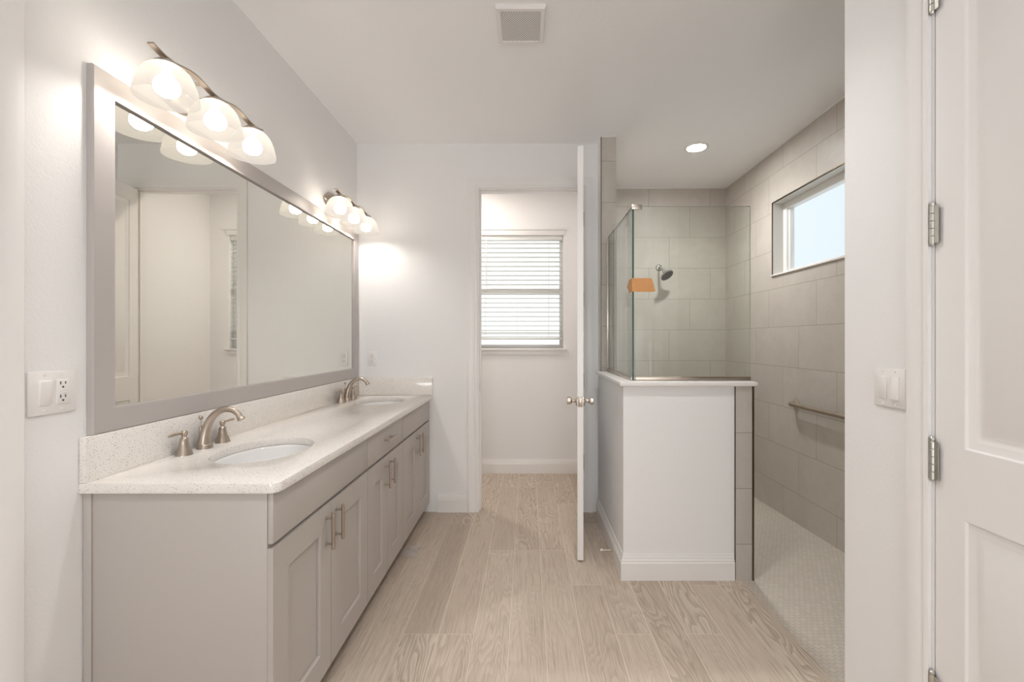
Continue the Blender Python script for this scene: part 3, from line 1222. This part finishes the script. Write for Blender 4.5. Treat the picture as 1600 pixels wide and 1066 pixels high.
def sink(cx, cy, label):
    s = thing('sink', label, 'sink', (cx, cy, CTOP - 0.18), 0, 'undermount sinks')
    z = CTOP - 0.0308
    bm = bmesh.new()
    prof = [(1.14, 0.0), (1.03, 0.0), (1.0, -0.003), (0.985, -0.012), (0.96, -0.04), (0.90, -0.08), (0.78, -0.112), (0.58, -0.131), (0.34, -0.139), (0.13, -0.141)]
    n = 64
    rings = []
    for r, h in prof + [(0.13, -0.150), (0.36, -0.150), (0.62, -0.141), (0.84, -0.120), (0.98, -0.085), (1.04, -0.04), (1.06, -0.012), (1.14, -0.010)]:
        rings.append([bm.verts.new((cx + r * SA * math.cos(2 * PI * k / n), cy + r * SB * math.sin(2 * PI * k / n), z + h)) for k in range(n)])
    ring_faces(bm, rings + [rings[0]])
    obj('bowl', bm, M['porcelain'], s, 60)
    dr = bmesh.new()
    lathe(dr, [(0.012, -0.004), (0.024, -0.004), (0.027, 0.001), (0.027, 0.003), (0.020, 0.004), (0.018, 0.002), (0.014, 0.006), (0.004, 0.008)], (cx, cy, z - 0.1405), n=28)
    obj('drain', dr, M['nickel'], s)
    ov = bmesh.new()
    xo = cx + 0.905 * SA
    lathe(ov, [(0.010, 0), (0.010, 0.002), (0.007, 0.003)], (xo + 0.004, cy, z - 0.058), (-1, 0, 0.35), 20)
    obj('overflow', ov, M['nickel_pale'], s)


sink(*SINKS[0], 'white oval undermount sink nearest the viewer')
sink(*SINKS[1], 'white oval undermount sink near the far wall')


def faucet(cy, label):
    cx = -1.247
    f_ = thing('faucet', label, 'faucet', (cx, cy, CTOP), 0, 'widespread faucets')
    z = CTOP
    # spout: flared base, swept and tapered body, curved outlet
    bm = bmesh.new()
    lathe(bm, [(0.0285, 0), (0.0285, 0.004), (0.0265, 0.007), (0.0265, 0.014), (0.0235, 0.017)], (cx, cy, z), n=12)
    ctrl = [(-0.002, 0.015, 0.0235), (0.000, 0.035, 0.0205), (0.005, 0.062, 0.0175), (0.014, 0.090, 0.0155), (0.030, 0.118, 0.0138), (0.055, 0.141, 0.0126),
            (0.082, 0.150, 0.0118), (0.108, 0.147, 0.0113), (0.128, 0.134, 0.0113), (0.139, 0.117, 0.0118)]
    pts = smooth_path(ctrl, 5)
    tube(bm, [(cx + p[0], cy, z + p[1]) for p in pts], [p[2] for p in pts], 18, 0.92)
    lathe(bm, [(0.0125, 0), (0.0137, 0.002), (0.0137, 0.011), (0.011, 0.012)], (cx + 0.139, cy, z + 0.119), (0.50, 0, -0.866), 20)
    obj('spout', bm, M['nickel'], f_, 50)
    # lift rod rising behind the spout
    lr = bmesh.new()
    xr = cx - 0.014
    tube(lr, [(xr, cy, z + 0.04), (xr, cy, z + 0.083)], [0.0075, 0.0065], 12)
    tube(lr, [(xr, cy, z + 0.08), (xr, cy, z + 0.114)], 0.0022, 10)
    lathe(lr, [(0.002, -0.009), (0.0062, -0.006), (0.0085, 0), (0.0062, 0.006), (0.002, 0.009)], (xr, cy, z + 0.118), n=18)
    obj('lift_rod', lr, M['nickel'], f_, 60)
    for s in (-1, 1):
        hy = cy + s * 0.104
        hb = bmesh.new()
        lathe(hb, [(0.0275, 0), (0.0275, 0.003), (0.0255, 0.006), (0.0245, 0.014), (0.0205, 0.022), (0.0165, 0.034), (0.0140, 0.046), (0.0135, 0.058),
                   (0.0120, 0.060), (0.0085, 0.064), (0.0075, 0.068), (0.0095, 0.072), (0.0115, 0.077), (0.0115, 0.083), (0.0075, 0.088)], (cx, hy, z), n=12)
        h = obj('handle', hb, M['nickel'], f_, 40)
        lv = bmesh.new()
        c2 = [(0.0, 0.079, 0.0062), (0.018, 0.081, 0.0062), (0.036, 0.083, 0.0072), (0.056, 0.0825, 0.0076), (0.068, 0.0815, 0.0066), (0.072, 0.0812, 0.004)]
        p2 = smooth_path(c2, 4)
        tube(lv, [(cx, hy + s * p[0], z + p[1]) for p in p2], [p[2] for p in p2], 14, 0.7)
        obj('lever', lv, M['nickel'], h, 60)


faucet(1.757, 'brushed nickel two-handle faucet behind the sink nearest the viewer')
faucet(3.150, 'brushed nickel two-handle faucet behind the sink near the far wall')

# ------------------------------------------------------------------ mirror
MY0, MY1, MZ0, MZ1, MF = 1.346, 3.462, SPT + 0.001, 2.134, 0.073
XMF = -1.284
mi_ = thing('wall_mirror', 'large wall mirror in a flat grey frame above the vanity', 'mirror', (XL, (MY0 + MY1) / 2, MZ0))
fp = [(0.0, 0.0005), (0.0, XMF - XL - 0.003), (-0.003, XMF - XL), (-MF + 0.004, XMF - XL), (-MF, XMF - XL - 0.002), (-MF, 0.0045), (-0.02, 0.0005)]
# sweep a closed frame
bm = bmesh.new()
cor = [(MY0, MZ0), (MY1, MZ0), (MY1, MZ1), (MY0, MZ1)]
dirs = [(1, 1), (-1, 1), (-1, -1), (1, -1)]
rings = []
for (yy, zz), (dy, dz) in zip(cor, dirs):
    rings.append([bm.verts.new((XL + v, yy + dy * (-u), zz + dz * (-u))) for u, v in fp])
ring_faces(bm, rings + [rings[0]])
obj('frame', bm, M['frame'], mi_)
bm = bmesh.new()
bv = 0.006
gx = XL + 0.0065
bx(bm, XL + 0.0015, gx, MY0 + MF - 0.004, MY1 - MF + 0.004, MZ0 + MF - 0.004, MZ1 - MF + 0.004)
obj('mirror_glass', bm, M['mirror'], mi_)

# ------------------------------------------------------------------ vanity lights
def vanity_light(yc, label):
    xb = -1.160
    v = thing('vanity_light', label, 'wall light', (XL, yc, 2.22), 0, 'vanity lights above the mirror')
    # back plate: domed, pointed oval
    bm = bmesh.new()
    n = 48
    rings = []
    for k_, h in ((1.0, 0.0006), (1.0, 0.010), (0.94, 0.018), (0.80, 0.027), (0.55, 0.034), (0.25, 0.037)):
        ring = []
        for q in range(n):
            a = 2 * PI * q / n
            ca, sa = math.cos(a), math.sin(a)
            rr = 1.0 - 0.10 * abs(math.sin(2 * a))
            ring.append(bm.verts.new((XL + h, yc + 0.142 * k_ * ca * rr, 2.226 + 0.066 * k_ * sa * rr)))
        rings.append(ring)
    ring_faces(bm, rings)
    bm.faces.new(rings[-1])
    bm.faces.new(rings[0][::-1])
    bp_ = obj('back_plate', bm, M['nickel'], v, 60)
    # arms to the bar
    for yy in (yc - 0.055, yc + 0.055):
        am = bmesh.new()
        tube(am, [(XL + 0.02, yy, 2.240), (xb - 0.006, yy, 2.233)], 0.006, 12)
        obj('arm', am, M['nickel_pale'], v)
    scr = bmesh.new()
    lathe(scr, [(0.007, 0), (0.007, 0.004), (0.003, 0.008)], (XL + 0.036, yc, 2.226), (1, 0, 0), 16)
    obj('cap_nut', scr, M['nickel_pale'], bp_)
    # wavy flat bar
    bm = bmesh.new()
    prev = None
    N_ = 64
    for k in range(N_ + 1):
        yy = yc - 0.292 + 0.584 * k / N_
        zz = 2.2275 - 0.0085 * math.cos(2 * PI * (yy - yc) / 0.2275)
        ring = [bm.verts.new((xb + a, yy, zz + b)) for a, b in ((-0.010, -0.0025), (0.010, -0.0025), (0.010, 0.0025), (-0.010, 0.0025))]
        if prev:
            ring_faces(bm, [prev, ring])
        else:
            bm.faces.new(ring)
        prev = ring
    bm.faces.new(prev[::-1])
    obj('bar', bm, M['nickel'], v, 40)
    for k in (-1, 0, 1):
        yy = yc + k * 0.2275
        cp = bmesh.new()
        lathe(cp, [(0.007, 2.2165), (0.007, 2.212), (0.018, 2.210), (0.032, 2.206), (0.039, 2.199), (0.040, 2.193), (0.036, 2.193)], (xb, yy, 0), n=28)
        obj('shade_holder', cp, M['nickel_pale'], v)
        sh = bmesh.new()
        lathe(sh, [(0.034, 2.196), (0.048, 2.190), (0.061, 2.178), (0.072, 2.160), (0.080, 2.138), (0.086, 2.112), (0.0895, 2.088)], (xb, yy, 0), n=40, cap0=False, cap1=False)
        s_ = obj('lamp_shade', sh, M['shade'], v, 60)
        bb = bmesh.new()
        lathe(bb, [(0.005, 2.098), (0.020, 2.101), (0.031, 2.110), (0.036, 2.122), (0.036, 2.134), (0.031, 2.148), (0.020, 2.162), (0.013, 2.174), (0.013, 2.19)], (xb, yy, 0), n=24)
        obj('bulb', bb, M['bulb'], s_, 60)
    return v


vanity_light(1.692, 'three-shade wavy nickel vanity light above the near end of the mirror')
vanity_light(3.045, 'three-shade wavy nickel vanity light in the far corner')

# ------------------------------------------------------------------ switches and outlets (built facing -Y at origin, then placed)


def screw(bm, x, z):
    lathe(bm, [(0.0036, 0), (0.0034, 0.0012), (0.0015, 0.0016)], (x, -0.006, z), (0, -1, 0), 12)


def rocker(x, z, tilt):
    bm = bmesh.new()
    t = box(-0.0155, 0.0155, -0.004, 0.004, -0.033, 0.033, 0.0016)
    merge(bm, t, Matrix.Translation((x, -0.0075, z)) @ Matrix.Rotation(math.radians(tilt), 4, 'X'))
    return bm


def recept(bm, x, z):
    bx(bm, x - 0.0078, x - 0.0056, -0.0101, -0.0090, z + 0.001, z + 0.010)
    bx(bm, x + 0.0056, x + 0.0078, -0.0101, -0.0090, z + 0.002, z + 0.009)
    lathe(bm, [(0.0026, 0), (0.0026, 0.0011)], (x, -0.0090, z - 0.006), (0, -1, 0), 12)


def place(parts, name, label, cat, mt, group=None):
    root = thing(name, label, cat, mt.to_translation(), 0, group)
    made = []
    for nm, bm, m, par in parts:          # par: index of the part this one sits in
        o = obj(nm, xform(bm, mt), m, root)
        if par is not None:
            o.parent = made[par]
        made.append(o)
    return root


def wall_mat(p, facing):
    R = {'-y': 0.0, '+x': PI / 2, '-x': -PI / 2}[facing]
    return Matrix.Translation(p) @ Matrix.Rotation(R, 4, 'Z')


pt = box(-0.058, 0.058, -0.006, -0.0003, -0.058, 0.058, 0.0035)
for x in (-0.023, 0.023):
    for z in (-0.0485, 0.0485):
        screw(pt, x, z)
place([('cover_plate', pt, M['plastic'], None),
       ('rocker', rocker(-0.023, 0, 4.5), M['plastic'], None), ('rocker', rocker(0.023, 0, -4.5), M['plastic'], None)],
      'light_switch', 'white double rocker light switch on the right wall', 'light switch', wall_mat((XR, 1.346, 1.173), '-x'))

pt = box(-0.063, 0.063, -0.006, -0.0003, -0.060, 0.060, 0.0035)
for x in (-0.023, 0.023):
    for z in (-0.0485, 0.0485):
        screw(pt, x, z)
rc = box(-0.0165 + 0.023, 0.0165 + 0.023, -0.0092, -0.005, -0.033, 0.033, 0.0012)
bx(rc, 0.023 - 0.010, 0.023 + 0.010, -0.0102, -0.009, -0.0045, -0.0005, 0.0004)
bx(rc, 0.023 - 0.010, 0.023 + 0.010, -0.0102, -0.009, 0.0010, 0.0050, 0.0004)
slots, slots2 = bmesh.new(), bmesh.new()
recept(slots, 0.023, 0.0185)
recept(slots2, 0.023, -0.0185)
place([('cover_plate', pt, M['plastic'], None), ('rocker', rocker(-0.023, 0, 4.5), M['plastic'], None),
       ('receptacle', rc, M['plastic'], None), ('slots', slots, M['slot'], 2), ('slots', slots2, M['slot'], 2)],
      'switch_outlet', 'white plate with one rocker switch and a test-button outlet left of the mirror', 'switch and outlet',
      wall_mat((XL, 1.246, 1.171), '+x'))

pt = box(-0.036, 0.036, -0.006, -0.0003, -0.058, 0.058, 0.0035)
lathe(pt, [(0.0036, 0), (0.0034, 0.0012), (0.0015, 0.0016)], (0, -0.006, 0), (0, -1, 0), 12)
prt = [('cover_plate', pt, M['plastic'], None)]
for k, z in enumerate((-0.0195, 0.0195)):
    rc, slots = bmesh.new(), bmesh.new()
    bx(rc, -0.0165, 0.0165, -0.0092, -0.005, z - 0.0140, z + 0.0140, 0.004, 3)
    recept(slots, 0, z)
    prt += [('receptacle', rc, M['plastic'], None), ('slots', slots, M['slot'], 1 + 2 * k)]
place(prt,
      'wall_outlet', 'white duplex outlet on the far wall beside the mirror', 'outlet', wall_mat((-1.186, YD, 1.176), '-y'))

# ------------------------------------------------------------------ ceiling vent and recessed lights
VX0, VX1, VY0, VY1 = -0.145, 0.083, 2.035, 2.285
vt = thing('exhaust_vent', 'square white exhaust fan grille on the ceiling', 'vent', ((VX0 + VX1) / 2, (VY0 + VY1) / 2, H))
bm = bmesh.new()
iy, ix = 0.030, 0.022
o4 = [(VX0, VY0), (VX1, VY0), (VX1, VY1), (VX0, VY1)]
lv_ = []
for ins, zz in ((0, H - 0.0005), (0, H - 0.012), (0.006, H - 0.020), (ix, H - 0.020), (ix + 0.002, H - 0.0165)):
    lv_.append([bm.verts.new((x + (ins if x == VX0 else -ins), y + (ins if y == VY0 else -ins), zz)) for x, y in o4])
ring_faces(bm, lv_)
bm.faces.new(lv_[0])
obj('bezel', bm, M['plastic'], vt)
obj('grille', box(VX0 + ix + 0.002, VX1 - ix - 0.002, VY0 + ix + 0.002, VY1 - ix - 0.002, H - 0.018, H - 0.014), M['grille'], vt)

rl = thing('recessed_light', 'round recessed ceiling light over the shower', 'ceiling light', (1.317, 3.545, H), 0, 'recessed ceiling lights')
bm = bmesh.new()
lathe(bm, [(0.093, -0.0005), (0.093, -0.003), (0.086, -0.008), (0.072, -0.010), (0.068, -0.006), (0.066, -0.0005)], (1.317, 3.545, H), n=48, cap0=False, cap1=False)
obj('trim_ring', bm, M['plastic'], rl)
bm = bmesh.new()
lathe(bm, [(0.067, -0.0055), (0.05, -0.0065), (0.02, -0.007)], (1.317, 3.545, H), n=40)
obj('lens', bm, M['led'], rl)


def beam(loc, watts, deg, col):           # the directed light of a recessed can
    l = bpy.data.lights.new('downlight', 'SPOT')
    l.energy = watts
    l.spot_size = math.radians(deg)
    l.spot_blend = 0.9
    l.shadow_soft_size = 0.06
    l.color = col
    o = bpy.data.objects.new('downlight', l)
    o.location = (loc[0], loc[1], H - 0.012)
    COL.objects.link(o)


beam((1.317, 3.545), BEAM, 145, (1.0, 0.98, 0.955))
beam((0.36, 1.72), BEAM_FILL, 120, (1.0, 0.985, 0.965))  # added fill beam, out of view
beam((-0.45, 0.3), BEAM_FILL, 120, (1.0, 0.985, 0.965))  # second added fill beam, also unseen
r2 = copy_tree(rl, (-0.72, 4.0, H))
M['led_warm'] = emit_mat('toilet_room_lens_glow', (1.0, 0.90, 0.80), LED_T)
M['led_fill'] = emit_mat('fill_lens_glow', (1.0, 0.985, 0.965), LED_FILL)  # lens glow of the added fill lights


def relens(root, m):
    for ch in root.children:
        if ch.name.startswith('lens'):
            ch.material_slots[0].link = 'OBJECT'
            ch.material_slots[0].material = m


relens(r2, M['led_warm'])
r4 = copy_tree(rl, (-0.45, 0.3, H))  # unseen ceiling light, added to brighten the room
relens(r4, M['led_fill'])
r4['label'] = 'added round recessed fill light behind the viewer'
r3 = copy_tree(rl, (0.36, 1.72, H))  # another added ceiling light, out of view, for fill
relens(r3, M['led_fill'])
r3['label'] = 'added round recessed fill light above the viewer'
r2['label'] = 'round recessed ceiling light inside the toilet room'

# ------------------------------------------------------------------ half wall ledge and shower glass
LZ0, LZ1 = HT, 1.086
lg = bmesh.new()
pl = [(0.505, 2.473), (1.252, 2.473), (1.252, HY1 + 0.018), (PX1 + 0.0, HY1 + 0.018), (PX1 + 0.0, PY0 - 0.002), (0.505, PY0 - 0.002)]
lo = [lg.verts.new((x, y, LZ0)) for x, y in pl]
hi = [lg.verts.new((x, y, LZ1)) for x, y in pl]
ring_faces(lg, [lo, hi])
lg.faces.new(lo[::-1])
lg.faces.new(hi)
bmesh.ops.bevel(lg, geom=[e for e in lg.edges if abs(e.verts[0].co.z - e.verts[1].co.z) < 1e-5], offset=0.005, segments=2, affect='EDGES', profile=0.5)
tag(obj('ledge_cap', lg, M['cap']), 'white L-shaped ledge capping the shower half wall', 'ledge')

GZ0, GZ1 = LZ1 + 0.003, 2.070
GX, GY = 0.600, 2.572


def pane_bm(x0, x1, y0, y1, z0, z1):
    bm = box(x0, x1, y0, y1, z0, z1)
    thin_x = (x1 - x0) < (y1 - y0)
    for fc in bm.faces:
        bmesh.ops.recalc_face_normals(bm, faces=bm.faces[:])
        nn = fc.normal
        big = abs(nn.x) > 0.9 if thin_x else abs(nn.y) > 0.9
        fc.material_index = 0 if big else 1
    return bm


gf = thing('glass_panel', 'clear front shower glass panel facing the viewer on the half wall', 'glass panel', (0.93, GY, LZ1), 0, 'shower glass panels')
obj('pane', pane_bm(GX + 0.002, 1.258, GY - 0.005, GY + 0.005, GZ0, GZ1), [M['glass'], M['glass_edge_pale']], gf)
cb = bmesh.new()
bx(cb, GX + 0.010, 1.258, GY - 0.0115, GY - 0.0055, LZ1, LZ1 + 0.022, 0.001)
bx(cb, GX + 0.010, 1.258, GY + 0.0055, GY + 0.0115, LZ1, LZ1 + 0.022, 0.001)
bx(cb, GX + 0.010, 1.258, GY - 0.0055, GY + 0.0055, LZ1, LZ1 + 0.0025)
obj('channel', cb, M['nickel'], gf)
cl = bmesh.new()
bx(cl, GX - 0.012, GX + 0.045, GY - 0.013, GY - 0.0052, GZ1 - 0.018, GZ1 + 0.008, 0.001)
bx(cl, GX - 0.012, GX + 0.045, GY - 0.0052, GY + 0.012, GZ1 + 0.0005, GZ1 + 0.008, 0.001)
obj('corner_clip', cl, M['nickel_pale'], gf)

gs = thing('glass_panel', 'clear side shower glass panel running back to the tiled wall end', 'glass panel', (GX, 2.96, LZ1), 0, 'shower glass panels')
obj('pane', pane_bm(GX - 0.009, GX + 0.001, GY - 0.004, PY0 - 0.004, GZ0, GZ1), [M['glass'], M['glass_edge']], gs)
cb = bmesh.new()
gx = GX - 0.004
bx(cb, gx - 0.0105, gx - 0.0045, GY - 0.004, PY0 - 0.002, LZ1, LZ1 + 0.022, 0.001)
bx(cb, gx + 0.0045, gx + 0.0105, GY + 0.013, PY0 - 0.002, LZ1, LZ1 + 0.022, 0.001)
bx(cb, gx - 0.0105, gx - 0.0045, PY0 - 0.022, PY0 - 0.002, LZ1 + 0.022, GZ1, 0.001)
bx(cb, gx + 0.0045, gx + 0.0105, PY0 - 0.022, PY0 - 0.002, LZ1 + 0.022, GZ1, 0.001)
obj('channel', cb, M['nickel_pale'], gs)

# orange tape wrapped round the glass corner
tp = bmesh.new()
yf = GY - 0.0062
xs_ = GX - 0.0092
th = 0.0006
f_out = [(xs_, 1.664), (0.700, 1.664), (0.709, 1.640), (0.722, 1.590), (0.70, 1.586), (xs_, 1.588)]


def prism(bm, a, b):
    va = [bm.verts.new(p) for p in a]
    vb = [bm.verts.new(p) for p in b]
    ring_faces(bm, [va, vb])
    bm.faces.new(va[::-1])
    bm.faces.new(vb)


prism(tp, [(x, yf - th, z) for x, z in f_out], [(x, yf, z) for x, z in f_out])
s_out = [(yf - th, 1.664), (2.640, 1.664), (2.700, 1.628), (2.650, 1.600), (2.655, 1.588), (yf - th, 1.588)]
prism(tp, [(xs_ - th, y, z) for y, z in s_out], [(xs_, y, z) for y, z in s_out])
tag(obj('tape_strip', tp, M['tape']), 'strip of orange tape wrapped round the shower glass corner', 'tape')

# ------------------------------------------------------------------ shower head and grab bar
sh = thing('shower_head', 'round chrome shower head on the tiled back wall', 'shower head', (1.30, YB, 2.03))
bm = bmesh.new()
lathe(bm, [(0.034, 0.0005), (0.033, 0.004), (0.024, 0.010), (0.013, 0.014)], (1.300, YB, 2.030), (0, -1, 0), 28)
obj('flange', bm, M['chrome'], sh)
bm = bmesh.new()
pts = smooth_path([(1.300, YB - 0.004, 2.030), (1.300, YB - 0.06, 2.026), (1.302, YB - 0.105, 2.005), (1.306, YB - 0.135, 1.978)], 6)
tube(bm, pts, 0.0095, 14)
obj('arm', bm, M['chrome'], sh)
n_ = Vector((0.38, -0.52, -0.76)).normalized()
hc = Vector((1.308, YB - 0.14, 1.974))
bm = bmesh.new()
lathe(bm, [(0.012, -0.012), (0.017, -0.004), (0.017, 0.006), (0.014, 0.012), (0.020, 0.020), (0.045, 0.034), (0.062, 0.044), (0.067, 0.050), (0.067, 0.058), (0.063, 0.060)], hc, n_, 36)
hd = obj('head', bm, M['chrome'], sh)
bm = bmesh.new()
lathe(bm, [(0.061, 0.0602), (0.060, 0.0625), (0.020, 0.0630)], hc, n_, 36)
q = Vector((0, 0, 1)).rotation_difference(n_)
for ring_r, cnt in ((0.018, 6), (0.034, 12), (0.049, 18)):
    for k in range(cnt):
        a = 2 * PI * k / cnt
        lathe(bm, [(0.0022, 0), (0.0016, 0.0025)], hc + q @ Vector((ring_r * math.cos(a), ring_r * math.sin(a), 0.0625)), n_, 6)
obj('spray_face', bm, M['nozzle'], hd)

gb = thing('grab_bar', 'brushed nickel grab bar on the tiled shower wall', 'grab bar', (XS, 2.86, 0.85))
bm = bmesh.new()
xg = XS - 0.050
pts = smooth_path([(XS - 0.006, 3.318, 0.850), (XS - 0.030, 3.320, 0.850), (xg, 3.298, 0.850), (xg, 3.25, 0.850)], 5)
pts += smooth_path([(xg, 2.47, 0.850), (xg, 2.422, 0.850), (XS - 0.030, 2.400, 0.850), (XS - 0.006, 2.402, 0.850)], 5)
tube(bm, pts, 0.0165, 18)
obj('bar', bm, M['nickel'], gb, 60)
for yy in (3.318, 2.402):
    bm = bmesh.new()
    lathe(bm, [(0.040, 0.0005), (0.039, 0.005), (0.030, 0.010), (0.018, 0.012)], (XS, yy, 0.850), (-1, 0, 0), 28)
    obj('flange', bm, M['nickel_pale'], gb)

# ------------------------------------------------------------------ door stop and scrap of film
ds = thing('door_stop', 'small metal door stop on the half wall baseboard behind the open door', 'door stop', (0.511, 2.73, 0.055))
bm = bmesh.new()
lathe(bm, [(0.012, 0), (0.012, 0.003), (0.0075, 0.008), (0.0045, 0.010), (0.0045, 0.058), (0.006, 0.060)], (0.5115, 2.73, 0.055), (-1, 0, 0), 18)
obj('rod', bm, M['nickel_pale'], ds)
bm = bmesh.new()
lathe(bm, [(0.006, 0.0), (0.0088, 0.003), (0.0088, 0.010), (0.006, 0.014)], (0.4515, 2.73, 0.055), (-1, 0, 0), 18)
obj('rubber_tip', bm, M['rubber'], ds)

bm = bmesh.new()
nx, ny = 10, 14
gr = []
for i in range(nx + 1):
    r_ = []
    for j in range(ny + 1):
        u, v = i / nx, j / ny
        x = -0.765 + 0.095 * u + 0.006 * math.sin(9 * v) * (1 if i in (0, nx) else 0)
        y = 2.745 + 0.15 * v + 0.008 * math.sin(7 * u) * (1 if j in (0, ny) else 0)
        z = 0.0030 + 0.0022 * math.sin(5 * u + 11 * v) + 0.0018 * random.random()
        r_.append(bm.verts.new((x, y, max(z, 0.0006))))
    gr.append(r_)
ring_faces(bm, gr, close=False)
bmesh.ops.solidify(bm, geom=bm.faces[:], thickness=0.0003)
tag(obj('plastic_film', bm, M['film']), 'small scrap of clear plastic film on the floor by the vanity', 'plastic film')
